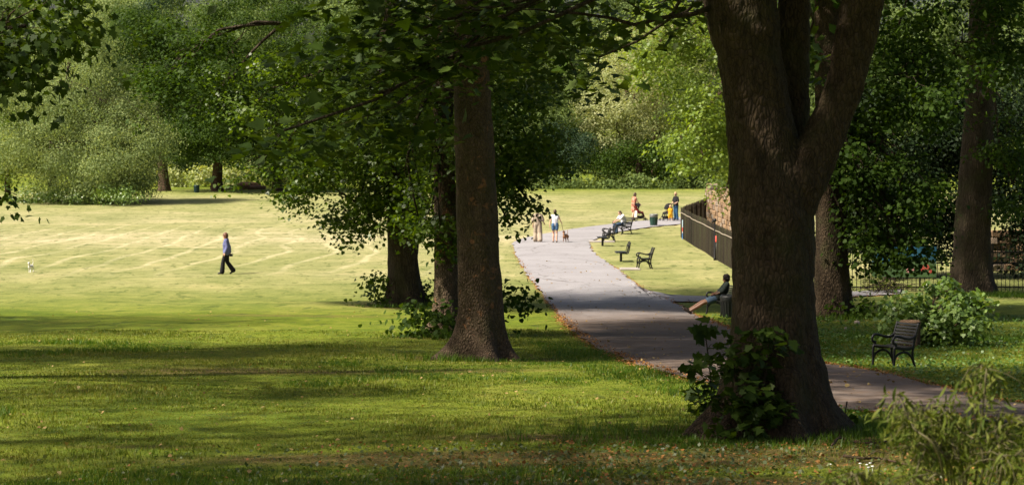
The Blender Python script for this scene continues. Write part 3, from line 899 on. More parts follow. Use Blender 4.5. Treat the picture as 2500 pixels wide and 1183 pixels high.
branches(rng, [P(2392, 250, D5), P(2398, 120, D5), P(2404, -60, D5)], tips, tr, M['bark_dark'], .09, frac=.3)
crown("upper_crown", rng, [EW(g.x - 1, D5 - 3, 16, 7, 6, 4), EW(g.x - 7, D5 - 1, 14.5, 5, 5, 3.5)], .36, KITE, M['lf_dark'], tr, 5.0, 1.0, .5, clump=.45, inner=.1, spr=1.0)

for base_px, lb, el in [(2180, "dark evergreen screen behind the mural board", [(2130, 560, 75, 80), (2230, 540, 85, 100), (2310, 560, 50, 100), (2170, 420, 110, 90), (2280, 400, 90, 110), (2100, 470, 60, 100), (2220, 280, 130, 110), (2090, 320, 70, 110)]),
                        (2530, "dark evergreen bush at the right edge behind the railings", [(2510, 600, 44, 95), (2480, 430, 60, 100), (2560, 480, 70, 110), (2440, 470, 40, 70), (2420, 380, 60, 80), (2500, 250, 110, 110), (2380, 260, 80, 110)])]:
    rng = np.random.default_rng(base_px)
    gx = P(base_px, 670, 98)[0]; t = empty("holly_tree", ground_at_(gx, 98), lb, "tree")
    add_trunk(t, [[(gx, 98, -.2, .2), (gx, 98, 2, .18), (gx, 98, 6, .1)]], M['bark_dark'], 14, seed=base_px)
    crown("crown", rng, [E(a, b_, 98 + (i % 3), c_, d_, 1.6, 1.15) for i, (a, b_, c_, d_) in enumerate(el)], .16, KITE, M['lf_holly'], t, 3.4, .7, .5, clump=.3)

# --- the bright tree that leans over the ruined wall
rng = np.random.default_rng(107)
gx = P(1850, 600, 128); g = Vector((gx[0], 128, 0))
tr = empty("ash_tree", g, "bright yellow green tree spreading over the ruined stone wall beside the big forked trunk", "tree")
sp = [(g.x, 128, -.3, .5), (g.x, 128, .2, .5)] + spine(128, [(1852, 480, 34), (1848, 300, 30), (1840, 0, 24)]) + [(P(1840, 0, 128)[0], 128, 18, .2)]
add_trunk(tr, [sp], M['bark_brown'], 24, seed=61, flare=.4)
ells = [E(1700, 260, 122, 95, 110, 3, 1.), E(1710, 385, 121, 72, 44, 2, 1.), E(1778, 462, 124, 20, 30, .8, .8), E(1620, 110, 124, 120, 120, 4, .9), E(1720, 60, 124, 120, 90, 4, 1.), E(1655, 345, 121, 46, 26, 1.5, .8), E(1840, 300, 124, 120, 160, 4, 1.)]
_, tips = crown("crown", rng, ells, .19, KITE, M['lf_light'], tr, 3.0, .9, .7, clump=.28, per=14, hang=.35, spr=.45)
branches(rng, [P(1850, 420, 128), P(1846, 250, 128), P(1842, 60, 128)], tips, tr, M['bark_brown'], .10, frac=.4)

# --- beyond the field on the left
rng = np.random.default_rng(108)
g = G(127, 492)
tr = empty("willow_tree", g, "broad pale silvery green tree with drooping boughs at the left edge of the field", "tree")
Dw = g.y
sp = [(g.x, Dw, -.3, .5), (g.x, Dw, .2, .45)] + spine(Dw, [(127, 470, 22), (130, 420, 20), (150, 330, 16), (170, 150, 10)])
add_trunk(tr, [sp], M['bark_dark'], 20, seed=71, flare=.4)
ells = [E(120, 350, Dw - 2, 140, 90, 6, 1.1), E(270, 380, Dw - 3, 130, 80, 5, 1.2), E(260, 280, Dw - 1, 120, 90, 5, 1.2), E(240, 180, Dw, 85, 90, 4, 1.1), E(235, 90, Dw + 1, 50, 80, 3, 1.), E(120, 240, Dw, 110, 80, 5, 1.1), E(362, 325, Dw - 3, 62, 50, 3, 1.2), E(320, 405, Dw - 3, 62, 45, 3, 1.2), E(40, 300, Dw, 80, 130, 5, 1.), E(230, 440, Dw - 3, 120, 34, 3, 1.)]
_, tips = crown("crown", rng, ells, .125, KITE, M['lf_pale'], tr, 3.6, .7, 1.0, fw=1.3, clump=.25, per=24, hang=.6, spr=.55)
branches(rng, [P(130, 420, Dw), P(150, 330, Dw), P(165, 200, Dw)], tips, tr, M['bark_dark'], .11, frac=.35)
# a dark thin tree at the very left
rng = np.random.default_rng(109)
g = G(22, 490)
tr = empty("small_tree", g, "thin dark trunk at the far left edge beneath the silvery tree", "tree")
add_trunk(tr, [[(g.x, g.y, -.2, .22), (g.x - .1, g.y, 1.5, .2), (g.x + .2, g.y, 4, .15), (g.x, g.y, 7, .1)]], M['bark_dark'], 14, seed=72, flare=.3)
crown("crown", rng, [E(0, 330, g.y - 2, 40, 70, 2.5), E(10, 420, g.y, 45, 40, 2)], .24, KITE, M['lf_light'], tr, 3, .8, .7)


def far_tree(name, label, base, wpx, lean, ells, m, seed, size=.17, bark='bark_brown', cover=3.2, group=None, trunk_top=120, flare=.5):
    rng = np.random.default_rng(seed)
    g = G(*base) if not isinstance(base, Vector) else base
    t = empty(name, g, label, "tree", group)
    D = g.y
    px = base[0] if not isinstance(base, Vector) else 1250 + (g.x) * F / D
    py = base[1] if not isinstance(base, Vector) else 450
    s = [(g.x, D, g.z - .3, wpx * D / F / 2), (g.x, D, g.z + .1, wpx * D / F / 2)] + spine(D, [(px + lean * .3, py - 50, wpx * .9), (px + lean, (py + trunk_top) / 2, wpx * .7), (px + lean, trunk_top, wpx * .35)])
    add_trunk(t, [s], M[bark], 18, seed=seed, flare=flare, flare_h=.6)
    _, tips = crown("crown", rng, ells(D), size, KITE, m, t, cover, .7, .6, fw=1.4, clump=.27, per=18, hang=.3, spr=.5)
    branches(rng, [P(px + lean * .4, py - 80, D), P(px + lean, (py + trunk_top) / 2, D)], tips, t, M[bark], .12, frac=.25)
    return t


far_tree("oak_tree", "reddish leaning trunk beneath dark foliage beside the silvery tree at the far edge", (402, 466), 26, -14, lambda D: [E(430, 210, D, 100, 200, 5, 1.), E(410, 330, D - 1, 55, 50, 3, .8), E(350, 120, D + 3, 80, 160, 5)], M['lf_dark'], 111)
far_tree("oak_tree", "thick trunk beside the far litter bin, dark crown hanging low over it", (528, 466), 26, 8, lambda D: [E(520, 260, D - 3, 110, 120, 5, 1.1), E(560, 350, D - 3, 110, 50, 4, .8), E(470, 340, D - 3, 70, 60, 4, .9), E(560, 100, D, 150, 130, 6), E(620, 385, D - 3, 40, 25, 2, .6)], M['lf_dark'], 112)
far_tree("oak_tree", "short leafy trunk at the field edge right of the log pile", (676, 466), 22, 4, lambda D: [E(690, 290, D - 2, 110, 110, 5), E(720, 400, D - 3, 90, 40, 3, .9), E(760, 130, D, 130, 140, 5)], M['lf_dark'], 113)

# --- beyond the field on the right: separate crowns of the wood's edge
yb = 455
def gb(px, D): q = P(px, 400, D); return Vector((q[0], D, 0))
far_tree("wood_tree", "mid green tree at the wood's edge above the walking couple", gb(1300, 212), 20, 0, lambda D: [E(1300, 320, D - 2, 120, 120, 5, 1.), E(1290, 200, D, 110, 100, 5)], M['lf_wood'], 121, .17, trunk_top=180)
far_tree("poplar_tree", "pale creamy green billowing tree behind the seated man, tallest light crown of the wood", gb(1530, 214), 20, 0, lambda D: [E(1510, 300, D - 4, 95, 75, 5, 1.2), E(1560, 220, D - 2, 120, 90, 5, 1.2), E(1460, 250, D - 2, 60, 50, 4), E(1540, 370, D - 3, 60, 40, 3), E(1600, 130, D, 110, 90, 5)], M['lf_grey'], 122, .17, trunk_top=160)
far_tree("wood_tree", "dark rounded tree low at the wood's edge behind the woman in the floral dress", gb(1560, 207), 18, 0, lambda D: [E(1560, 395, D, 90, 62, 4, 1.1), E(1480, 400, D + 1, 60, 50, 4), E(1640, 400, D, 60, 55, 4)], M['lf_dark'], 123, .17, trunk_top=350)
far_tree("wood_tree", "dark bluish tree at the wood's edge between the couple and the pale crown", gb(1385, 208), 18, 0, lambda D: [E(1385, 370, D, 70, 80, 4, 1.1), E(1340, 410, D, 60, 45, 4)], M['lf_bluish'], 124, .17, trunk_top=320)
far_tree("wood_tree", "green tree at the wood's edge behind the mothers with the prams", gb(1690, 208), 18, 0, lambda D: [E(1690, 380, D, 70, 75, 4), E(1700, 250, D + 2, 80, 90, 4)], M['lf_wood'], 125, .17, trunk_top=250)
far_tree("tall_tree", "tall grey green tree behind the pale billowing crown, under the patch of sky", gb(1600, 228), 22, 0, lambda D: [E(1600, 130, D, 140, 110, 6, 1.), E(1560, 240, D, 120, 80, 5)], M['lf_grey'], 126, .17, trunk_top=60)
far_tree("tall_tree", "tall dark bluish tree behind the silvery tree in the gap to its right", gb(350, 226), 22, 0, lambda D: [E(345, 180, D, 75, 190, 5, 1.2), E(350, 400, D, 80, 60, 4)], M['lf_bluish'], 127, .17, trunk_top=40)
far_tree("tall_tree", "tall pale tree rising behind the silvery tree at the upper left", gb(250, 240), 22, 0, lambda D: [E(290, 60, D, 110, 110, 6, 1.1), E(200, 130, D, 130, 110, 6)], M['lf_pale'], 128, .17, trunk_top=40)

# the wood behind everything, one mass
rng = np.random.default_rng(130)
ells = []
for i, px in enumerate(np.arange(-150, 2700, 105)):
    D = 250 + 14 * ((i * 7) % 5)
    top = -120 + 60 * ((i * 5) % 4)
    if 1400 < px < 1500: top = 60
    for yy in np.arange(430, top, -120):
        ells.append(E(px + rng.uniform(-30, 30), yy, D, 95, 95, 5, 1.0))
C, _, O = scatter(rng, ells, .27, .36, 2.8, clump=.3, spr=.7)
V, Fs = leaf_mesh(rng, C, .27, KITE, .8, .5, fluff=O)
tag(mesh_np("woodland", V, Fs, M['lf_wood']), "dense far wood closing off the field behind the nearer trees", "woodland", kind='stuff')
# brambles and low scrub along the wood's edge
ells = [E(px, 445 - 8 * math.sin(px * .05), 204, 50, 16 + 6 * math.sin(px * .03), 2.0, 1.1) for px in range(1230, 1780, 55)]
C, _, O = scatter(rng, ells, .2, .36, 3.4, clump=.3, spr=.4)
V, Fs = leaf_mesh(rng, C, .2, KITE, .8, .3, fluff=O)
tag(mesh_np("scrub", V, Fs, M['lf_wood']), "low green scrub along the foot of the wood on the right", "undergrowth", kind='stuff')
ells = [E(px, 428 + 6 * math.sin(px * .06), 209, 55, 30, 2.0, 1.0) for px in range(330, 900, 60)]
C, _, O = scatter(rng, ells, .24, .36, 2.8, clump=.3, spr=.5)
V, Fs = leaf_mesh(rng, C, .24, KITE, .8, .3, fluff=O)
tag(mesh_np("brambles", V, Fs, M['lf_bramble']), "sunlit pale brambles and tall grass behind the far trunks", "undergrowth", kind='stuff')
ells = [E(px, 476 + 10 * math.sin(px * .04), 176 - .02 * px, 45, 17, 2.0, 1.0) for px in range(60, 350, 42)]
C, _, O = scatter(rng, ells, .17, .36, 3.0, clump=.3, spr=.4)
V, Fs = leaf_mesh(rng, C, .17, KITE, .8, .2, fluff=O)
tag(mesh_np("undergrowth", V, Fs, M['lf_bush']), "rough green and yellow undergrowth beneath the silvery tree", "undergrowth", kind='stuff')

# --- trees standing left of the picture, their boughs reaching in and their shade lying on the lawn
def side_tree(x, y, label, seed, boughs, bulk, m='lf_sycamore', size=.16, tpl=MAPLE, h=16, cov=2.7):
    rng = np.random.default_rng(seed)
    z0 = float(H(x, y))
    t = empty("sycamore_tree", (x, y, z0), label, "tree")
    add_trunk(t, [[(x, y, z0 - .3, .5), (x, y, z0 + .2, .48), (x + .1, y, z0 + 5, .4), (x, y + .2, z0 + 10, .28), (x, y, z0 + h, .1)]], M['bark_sycamore'], 28, seed=seed, flare=.7)
    if boughs:
        _, tips = crown("crown", rng, boughs, size, tpl, M[m], t, 3.0, 1.0, .8, clump=.32, per=9, hang=.35, spr=.3)
        branches(rng, [(x, y, z0 + 4.5), (x, y, z0 + 6)], tips, t, M['bark_sycamore'], .08, frac=.35)
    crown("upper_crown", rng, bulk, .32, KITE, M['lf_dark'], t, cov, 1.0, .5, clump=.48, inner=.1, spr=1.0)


side_tree(-12.5, 44, "tree outside the left edge whose dark boughs hang across the top left corner", 141,
          [E(70, 60, 40, 170, 95, 1.4, 1.3), E(50, 170, 40, 110, 70, 1.0, 1.3), E(190, 30, 41, 90, 50, 1.0, 1.), E(2, 482, 43, 28, 22, .5, .8)],
          [EW(-14.5, 41, 14, 5.5, 6, 3.0)], size=.13)
side_tree(-21, 52, "tree standing further out to the left, shading the lawn", 142, None, [EW(-19, 51, 13.5, 6, 5, 3.5), EW(-13, 55, 16, 6, 5, 3)])
side_tree(-15, 30, "tree near the camera's left, shading the near grass", 143, None, [EW(-10.5, 28, 14, 7, 5.5, 3)])
side_tree(-27, 70, "tree far out to the left beside the lawn", 144, None, [EW(-24, 66, 13, 6, 4.5, 3.5), ])
side_tree(-8.5, 21, "tree close by on the left of the bank, its crown over the near grass", 145, None, [EW(-3, 23, 13.5, 7, 4.5, 3)])
side_tree(11, 27, "tree on the right of the bank, its crown over the near path", 146, None, [EW(8, 29, 14, 6, 5.5, 3), EW(4, 42, 15.5, 6, 4.5, 3)])

# ------------------------------------------------------------------ fence, ruined wall, railings, mural
def ground_at(x, y): return Vector((x, y, float(H(x, y))))


M['fence_wood'] = leaf_mat("weathered_dark_timber", [(.007, .006, .004), (.018, .014, .010), (.042, .032, .020), (.045, .05, .02)], 0.0, .85, .2)
M['rail_wood'] = plain("pale_worn_rail", (.20, .17, .13), .85, 0, .3, 12, .2)


def fence_run(parent, a, b, m, h=1.56, pitch=.17, face=1, seed=1, ragged=.03):
    rnd = random.Random(seed)
    a = Vector(a[:2] + (0,)) if isinstance(a, tuple) else Vector((a.x, a.y, 0)); b = Vector((b.x, b.y, 0))
    d = (b - a); L = d.length; d.normalize(); nrm = Vector((-d.y, d.x, 0)) * face
    rz = math.atan2(d.y, d.x)
    pk, rl, ps = MB(), MB(), MB()
    k = int(L / pitch)
    for i in range(k + 1):
        p = a + d * (i * pitch + rnd.uniform(-.008, .008))
        z0 = float(H(p.x, p.y)); hh = h + rnd.uniform(-ragged, ragged)
        mt = Matrix.Rotation(rz, 3, 'Z') @ Matrix.Rotation(rnd.uniform(-.02, .02), 3, 'Y')
        c = p + Vector((0, 0, z0 + hh / 2 + .03)) + nrm * rnd.uniform(0, .012)
        w2, t2 = .040, .011
        V = [(-w2, -t2, -hh / 2), (w2, -t2, -hh / 2), (w2, t2, -hh / 2), (-w2, t2, -hh / 2), (-w2, -t2, hh / 2 - .05), (w2, -t2, hh / 2 - .05), (w2, t2, hh / 2 - .05), (-w2, t2, hh / 2 - .05), (0, -t2, hh / 2), (0, t2, hh / 2)]
        pk.add([c + mt @ Vector(v) for v in V], [(0, 3, 2, 1), (0, 1, 5, 8, 4), (3, 7, 9, 6, 2), (1, 2, 6, 5), (0, 4, 7, 3), (4, 8, 9, 7), (8, 5, 6, 9)])
    o1 = pk.build("picket_row", m, None); child_world(o1, parent)
    # a bowed rail of worn pale rope-thin timber along the face
    n = max(4, int(L / 1.4)); pts = []
    for i in range(n + 1):
        p = a + d * (L * i / n)
        pts.append(p + nrm * -.04 + Vector((0, 0, float(H(p.x, p.y)) + h - .22 + rnd.uniform(-.025, .025))))
    rl.tube(pts, .026, 6)
    o2 = rl.build("top_rail", M['rail_wood'], None); child_world(o2, parent)
    for i in range(int(L / 2.4) + 1):
        p = a + d * min(L, i * 2.4) + nrm * .07
        mb = MB(); z0 = float(H(p.x, p.y))
        mb.box((p.x, p.y, z0 + h * .46), (.09, .09, h * .96), rz)
        child_world(mb.build("post", m), parent)


cA, cB = G(1662, 580), G(1792, 660)
dirF = (cB - cA).normalized()
fn = empty("picket_fence", cA, "dark timber picket fence turning a corner on the grass before the ruined wall", "fence")
end = cA + dirF * ((cB - cA).length + 7)
fence_run(fn, cA, end, M['fence_wood'], face=1, seed=2)
cC = P(1724, 600, 142); cC = ground_at(cC[0], 142)
fence_run(fn, cA + Vector((.06, .1, 0)), cC, M['fence_wood'], face=-1, seed=3)

# ruined wall of coursed stone
m, n, l, b = mat("sandstone")
tc = n.new("ShaderNodeTexCoord"); g_ = n.new("ShaderNodeNewGeometry")
r_ = ramp(n, [(0, (.10, .062, .036)), (.35, (.20, .125, .068)), (.7, (.28, .18, .095)), (1, (.22, .18, .145))]); l.new(g_.outputs["Random Per Island"], r_.inputs[0])
nz = noise_tex(n, l, 9, 5, .65, tc.outputs["Object"]); sp_ = ramp(n, [(.3, (.65, .65, .65)), (.7, (1.2, 1.2, 1.2))]); l.new(nz.outputs[0], sp_.inputs[0])
l.new(mixc(n, l, 1.0, r_.outputs[0], sp_.outputs[0], 'MULTIPLY'), b.inputs["Base Color"]); b.inputs["Roughness"].default_value = .9
bp = n.new("ShaderNodeBump"); bp.inputs["Strength"].default_value = .6; bp.inputs["Distance"].default_value = .04; l.new(nz.outputs[0], bp.inputs["Height"]); l.new(bp.outputs[0], b.inputs["Normal"])
M['stone'] = m


def stone_wall(name, label, a, b, topf, m, thick=.5, seed=1, course=.25, core=True):
    rnd = random.Random(seed)
    a = Vector(a); b = Vector(b); d = b - a; d.z = 0; L = d.length; d.normalize(); rz = math.atan2(d.y, d.x)
    t = empty(name, a, label, "wall")
    mb = MB(); z = 0; ci = 0
    maxh = max(topf(u / 20) for u in range(21))
    while z < maxh:
        ch = course * rnd.uniform(.75, 1.25); x = -rnd.uniform(0, .3)
        while x < L:
            w_ = rnd.uniform(.28, .75)
            u = (x + w_ / 2) / L
            if 0 <= u <= 1 and z + ch * .5 < topf(u):
                p = a + d * (x + w_ / 2); z0 = float(H(p.x, p.y))
                hx, hy, hz = w_ / 2 - .012, thick / 2 + rnd.uniform(-.04, .04), ch / 2 - .011
                mt = Matrix.Rotation(rz + rnd.uniform(-.03, .03), 3, 'Z')
                c = Vector((p.x, p.y, z0 + z + ch / 2))
                V = []
                for sx_ in (-1, 1):
                    for sy_ in (-1, 1):
                        for sz_ in (-1, 1):
                            V.append(c + mt @ Vector((sx_ * hx + rnd.uniform(-.025, .025), sy_ * hy + rnd.uniform(-.03, .03), sz_ * hz + rnd.uniform(-.015, .015))))
                mb.add(V, [(0, 1, 3, 2), (4, 6, 7, 5), (0, 4, 5, 1), (2, 3, 7, 6), (0, 2, 6, 4), (1, 5, 7, 3)])
            x += w_
        z += ch; ci += 1
    o = mb.build("stonework", m); bv = o.modifiers.new("Bevel", 'BEVEL'); bv.width = .025; bv.segments = 1
    child_world(o, t)
    if core:
        mb = MB(); k = 12
        for i in range(k):
            u = (i + .5) / k; p = a + d * (u * L); hh = max(.2, topf(u) - .3)
            mb.box((p.x, p.y, float(H(p.x, p.y)) + hh / 2), (L / k - .002, thick * .7, hh), rz)
        child_world(mb.build("mortar", M['mortar']), t)
    return t


M['mortar'] = plain("old_mortar", (.10, .075, .05), .95, 0, .3, 8)
wa = P(1722, 600, 143); wb = P(1850, 600, 122)
stone_wall("stone_wall", "ruined sandstone wall with a stepped broken end behind the picket fence", (wa[0] + .25, 143, 0), (wb[0], 122, 0),
           lambda u: 2.45 - .35 * (u < .03) - .22 * math.sin(u * 9) * (u < .5) - .4 * u if u > .015 else 1.2, M['stone'], .6, 5, .24)
# far lit wall seen through the railings
q1, q2 = P(2385, 600, 103), P(2475, 600, 103)
stone_wall("stone_wall", "sunlit sandstone wall seen through the iron railings right of the leaning trunk", (q1[0], 103, 0), (q2[0] + 1.5, 103.5, 0), lambda u: 1.78, M['stone'], .5, 6, .27)

# railings
def railings():
    D = 91.0
    x0, x1 = P(2060, 700, D)[0], P(2640, 700, D)[0]
    t = empty("iron_railings", ground_at(x0, D), "black iron railings at the back right behind the shrub", "railings")
    bars, rails = MB(), MB()
    x = x0; hgt = 1.7
    while x < x1:
        z0 = float(H(x, D))
        bars.tube([(x, D, z0 + .02), (x, D, z0 + hgt - .06), (x, D, z0 + hgt)], [.013, .013, .002], 6)
        x += .158
    for zz in (.18, hgt - .22, hgt - .62):
        rails.box(((x0 + x1) / 2, D + .02, float(H(x0, D)) + zz), (x1 - x0, .012, .05))
    child_world(bars.build("bars", M['iron']), t); child_world(rails.build("rail", M['iron']), t)
    x = x0 + .05
    while x < x1:
        mb = MB(); z0 = float(H(x, D)); mb.box((x + .08, D + .05, z0 + .9), (.05, .05, 1.8)); child_world(mb.build("post", M['iron']), t); x += 2.7
railings()

# mural board fixed to the railings
m, n, l, b = mat("mural_paint")
tc = n.new("ShaderNodeTexCoord"); sx = n.new("ShaderNodeSeparateXYZ"); l.new(tc.outputs["Generated"], sx.inputs[0])
wv = mth(n, l, 'ADD', sx.outputs[2], mth(n, l, 'MULTIPLY', mth(n, l, 'SINE', mth(n, l, 'MULTIPLY', sx.outputs[0], 6.5)), .10))
r_ = ramp(n, [(.34, (.08, .15, .05)), (.46, (.15, .24, .10)), (.50, (.17, .27, .24)), (.56, (.05, .18, .27)), (.9, (.03, .14, .25))]); l.new(wv, r_.inputs[0])
l.new(r_.outputs[0], b.inputs["Base Color"]); b.inputs["Roughness"].default_value = .5
M['mural'] = m
M['mural_red'] = plain("mural_red", (.55, .10, .07), .5, 0, .2)
M['mural_pink'] = plain("mural_pink", (.65, .30, .28), .5, 0, .2)
pa, pb = P(2128, 640, 90.8), P(2286, 640, 90.8)
zt, zb = P(2200, 602, 90.8)[2], P(2200, 676, 90.8)[2]
t = empty("mural_board", ((pa[0] + pb[0]) / 2, 90.8, zb), "painted board of blue sky, green hill and red flowers hung on the railings", "mural")
mb = MB(); mb.box((0, 0, (zt - zb) / 2), (pb[0] - pa[0], .03, zt - zb)); mb.build("panel", M['mural'], t)
for (px, py, r_, mm) in [(2252, 655, .11, 'mural_red'), (2264, 652, .09, 'mural_red'), (2272, 662, .07, 'mural_red'), (2217, 660, .08, 'mural_pink'), (2230, 657, .06, 'mural_pink')]:
    q = P(px, py, 90.78)
    mb = MB()
    for k in range(5):
        a = 6.28 * k / 5
        mb.ball((q[0] - t.location.x + r_ * .5 * math.cos(a), -.018, q[2] - zb + r_ * .6 * math.sin(a)), (r_ * .42, .006, r_ * .5), 10, 6)
    mb.build("flower", M[mm], t)

# coloured strip and the black post on the fence
def fence_hang(px, off=-.06):
    # a point on the front of the long fence run below photo column px
    lo, hi = 0.0, 30.0
    for _ in range(40):
        mid_ = (lo + hi) / 2; p = cA + dirF * mid_
        if 1250 + p.x / p.y * F < px: lo = mid_
        else: hi = mid_
    p = cA + dirF * lo
    nrm = Vector((dirF.y, -dirF.x, 0)); nrm = nrm if nrm.y < 0 or nrm.x < 0 else -nrm
    return p + nrm * .07
M['p_blue'] = plain("panel_light_blue", (.45, .62, .75), .5, 0, .15, 6)
M['p_red'] = plain("panel_red", (.62, .08, .06), .5, 0, .2, 6)
M['p_navy'] = plain("panel_blue", (.05, .20, .50), .5, 0, .2, 6)
M['p_white'] = plain("panel_white", (.75, .74, .72), .5, 0, .1, 6)
q = fence_hang(1670); q.z = float(H(q.x, q.y))
t = empty("painted_panel", q, "narrow panel painted light blue, red and blue on the picket fence corner", "sign", None, math.atan2(dirF.y, dirF.x))
s_ = F / q.y; z_ = lambda py: (G(1670, 584).z + (584 - py) / s_)
for nm, y0, y1, mm, wd in [("upper_field", 538, 556, 'p_blue', .24), ("red_band", 556, 566, 'p_red', .22), ("white_band", 566, 570, 'p_white', .20), ("lower_field", 570, 586, 'p_navy', .22)]:
    mb = MB(); mb.box((0, 0, (z_(y0) + z_(y1)) / 2 - q.z + .06), (wd, .018, z_(y0) - z_(y1) - .002)); mb.build(nm, M[mm], t)
q = fence_hang(1749.5); q.z = float(H(q.x, q.y))
t = empty("marker_post", q, "slim black post with a ball cap and red sleeve against the picket fence", "post")
mb = MB(); mb.lathe([(.055, 0), (.05, .1), (.035, .12), (.035, 1.7), (.03, 1.72)], 12); mb.build("pole", M['iron'], t, True)
mb = MB(); mb.ball((0, 0, 1.80), .085); mb.ball((-.09, 0, 1.74), .05); mb.build("ball_cap", M['iron'], t, True)
mb = MB(); mb.lathe([(.07, .82), (.075, .85), (.075, 1.06), (.06, 1.1)], 14, (.09, 0, 0)); mb.build("red_sleeve", M['p_red'], t, True)
mb = MB(); mb.lathe([(.05, .0), (.05, .80)], 12, (.09, 0, 0)); mb.build("pipe", M['iron'], t, True)

# ------------------------------------------------------------------ benches
def end_frame(mb, y, s=1.0):
    """Scrolled cast iron end, x forward, in the plane y."""
    def c(pts, r, k=6, fl=(1.0, 1.25)):
        A = crom([(p[0], 0, p[1]) for p in pts], k)
        mb.tube([(a[0], y, a[2]) for a in A], r, 8, True, fl)
    c([(.31, .0), (.285, .06), (.265, .18), (.27, .30), (.262, .42), (.235, .455)], .023)                      # front leg
    c([(-.31, .0), (-.285, .07), (-.245, .20), (-.235, .32), (-.25, .44)], .023)                              # rear leg
    c([(.275, .17), (.20, .285), (.07, .34), (-.06, .335), (-.17, .27), (-.245, .17)], .020)                   # arch
    c([(.255, .445), (.15, .425), (.0, .405), (-.15, .405), (-.245, .435)], .024)                             # seat rail
    c([(-.25, .43), (-.285, .56), (-.335, .72), (-.40, .90)], .025)                                          # back post
    c([(-.315, .66), (-.19, .60), (-.03, .615), (.12, .655), (.235, .665), (.295, .61), (.28, .535), (.215, .51), (.235, .45)], .022)   # arm scroll
    c([(.0, .41), (.01, .37), (.0, .335)], .018, 3)


def park_bench(name, label, loc, yaw, length=.62, group=None, slat_m='slat_black', cat="bench"):
    t = empty(name, loc, label, cat, group, yaw)
    for sgn in (-1, 1):
        mb = MB(); end_frame(mb, sgn * (length / 2)); mb.build("end_frame", M['iron'], t, True)
    if length > 1.1:
        mb = MB(); mb.tube([(.0, -length / 2, .33), (.0, length / 2, .33)], .014, 6); mb.build("stretcher", M['iron'], t, True)
    mb = MB()
    sx_ = [(.235, .462), (.155, .452), (.075, .44), (-.005, .432), (-.085, .430), (-.165, .436)]
    for (x, z) in sx_: mb.box((x, 0, z), (.056, length + .06, .022))
    mb.build("seat", M[slat_m], t)
    mb = MB()
    for k in range(7):
        f_ = k / 6; x = -.252 - .128 * f_; z = .50 + .37 * f_
        mb.box((x, 0, z), (.020, length + .05, .040), 0, Matrix.Rotation(-.33, 3, 'Y'))
    mb.build("backrest", M[slat_m], t)
    return t


gq = "black iron seats along the path"
g = G(2181, 898); park_bench("park_chair", "black iron armchair facing the path in front of the leafy shrub", g, R(215), .60, gq, cat="chair")
g = G(1573, 655.5); park_bench("park_chair", "small black iron armchair alone on the sunlit grass above a pale slab", g, R(190), .36, gq, cat="chair")
g = G(1486, 589.5); park_bench("park_chair", "black iron armchair nearest the seated man, close by the path bend", g, R(188), .40, gq, cat="chair")
gm = G(1519, 571); park_bench("park_bench", "black iron bench the man in a white shirt sits on", gm, R(200), 1.25, gq)
gr_ = G(1764, 769); park_bench("park_bench", "black iron bench beside the forked trunk under the reclining man", gr_, R(196), 1.2, gq)


def post_seat(label, loc, yaw):
    t = empty("pedestal_seat", loc, label, "bench", "pedestal seats by the path", yaw)
    mb = MB(); mb.box((0, 0, .20), (.10, .14, .40)); mb.build("pedestal", M['iron'], t)
    mb = MB()
    for k in range(5): mb.box((-.17 + .095 * k, 0, .425), (.08, .9, .045))
    mb.build("seat", M['slat_black'], t)
    for s_ in (-.3, .3):
        mb = MB()
        mb.tube([(.05, s_, .385), (-.26, s_, .37), (-.31, s_, .40), (-.36, s_, .62), (-.40, s_, .88)], .026, 8)
        mb.tube([(-.22, s_, .40), (-.25, s_, .45), (-.30, s_, .72), (-.36, s_, .84)], .016, 6)
        mb.build("bracket", M['iron'], t, True)
    mb = MB()
    for k in range(2): mb.box((-.335 - .035 * k, 0, .70 + .12 * k), (.035, .9, .085), 0, Matrix.Rotation(-.2, 3, 'Y'))
    mb.build("backrest", M['slat_black'], t)


post_seat("black pedestal seat end on, between the path bend and the small armchair", G(1516, 638), R(182))
post_seat("black pedestal seat in front of the armchair at the path bend, by the upper slab", G(1471, 600), R(182))
M['slab'] = plain("pale_concrete", (.28, .25, .22), .9, 0, .2, 5)
for (pa_, pb_, lb) in [((1438, 590), (1500, 590), "pale concrete slab under the armchair at the path bend"), ((1514, 657), (1562, 657), "pale concrete slab below the small armchair on the grass")]:
    a, b_ = G(*pa_), G(*pb_); c = (a + b_) / 2
    mb = MB(); mb.box((0, 0, .01), ((b_ - a).length, 1.1, .08)); o = mb.build("concrete_slab", M['slab']); o.location = c
    bv = o.modifiers.new("Bevel", 'BEVEL'); bv.width = .01
    tag(o, lb, "slab", "concrete slabs by the seats")

# ------------------------------------------------------------------ bins
M['bin_green'] = plain("bin_green", (.015, .05, .035), .45, 0, .3, 10)
M['bin_grey'] = plain("bin_grey", (.16, .165, .16), .4, .3, .2, 10)
M['bin_teal'] = plain("bin_teal", (.01, .035, .04), .45, 0, .3, 10)
M['bin_black'] = plain("bin_black", (.012, .014, .013), .5, 0, .3, 10)
M['void'] = plain("bin_inside", (.006, .006, .006), .9, 0, .2)


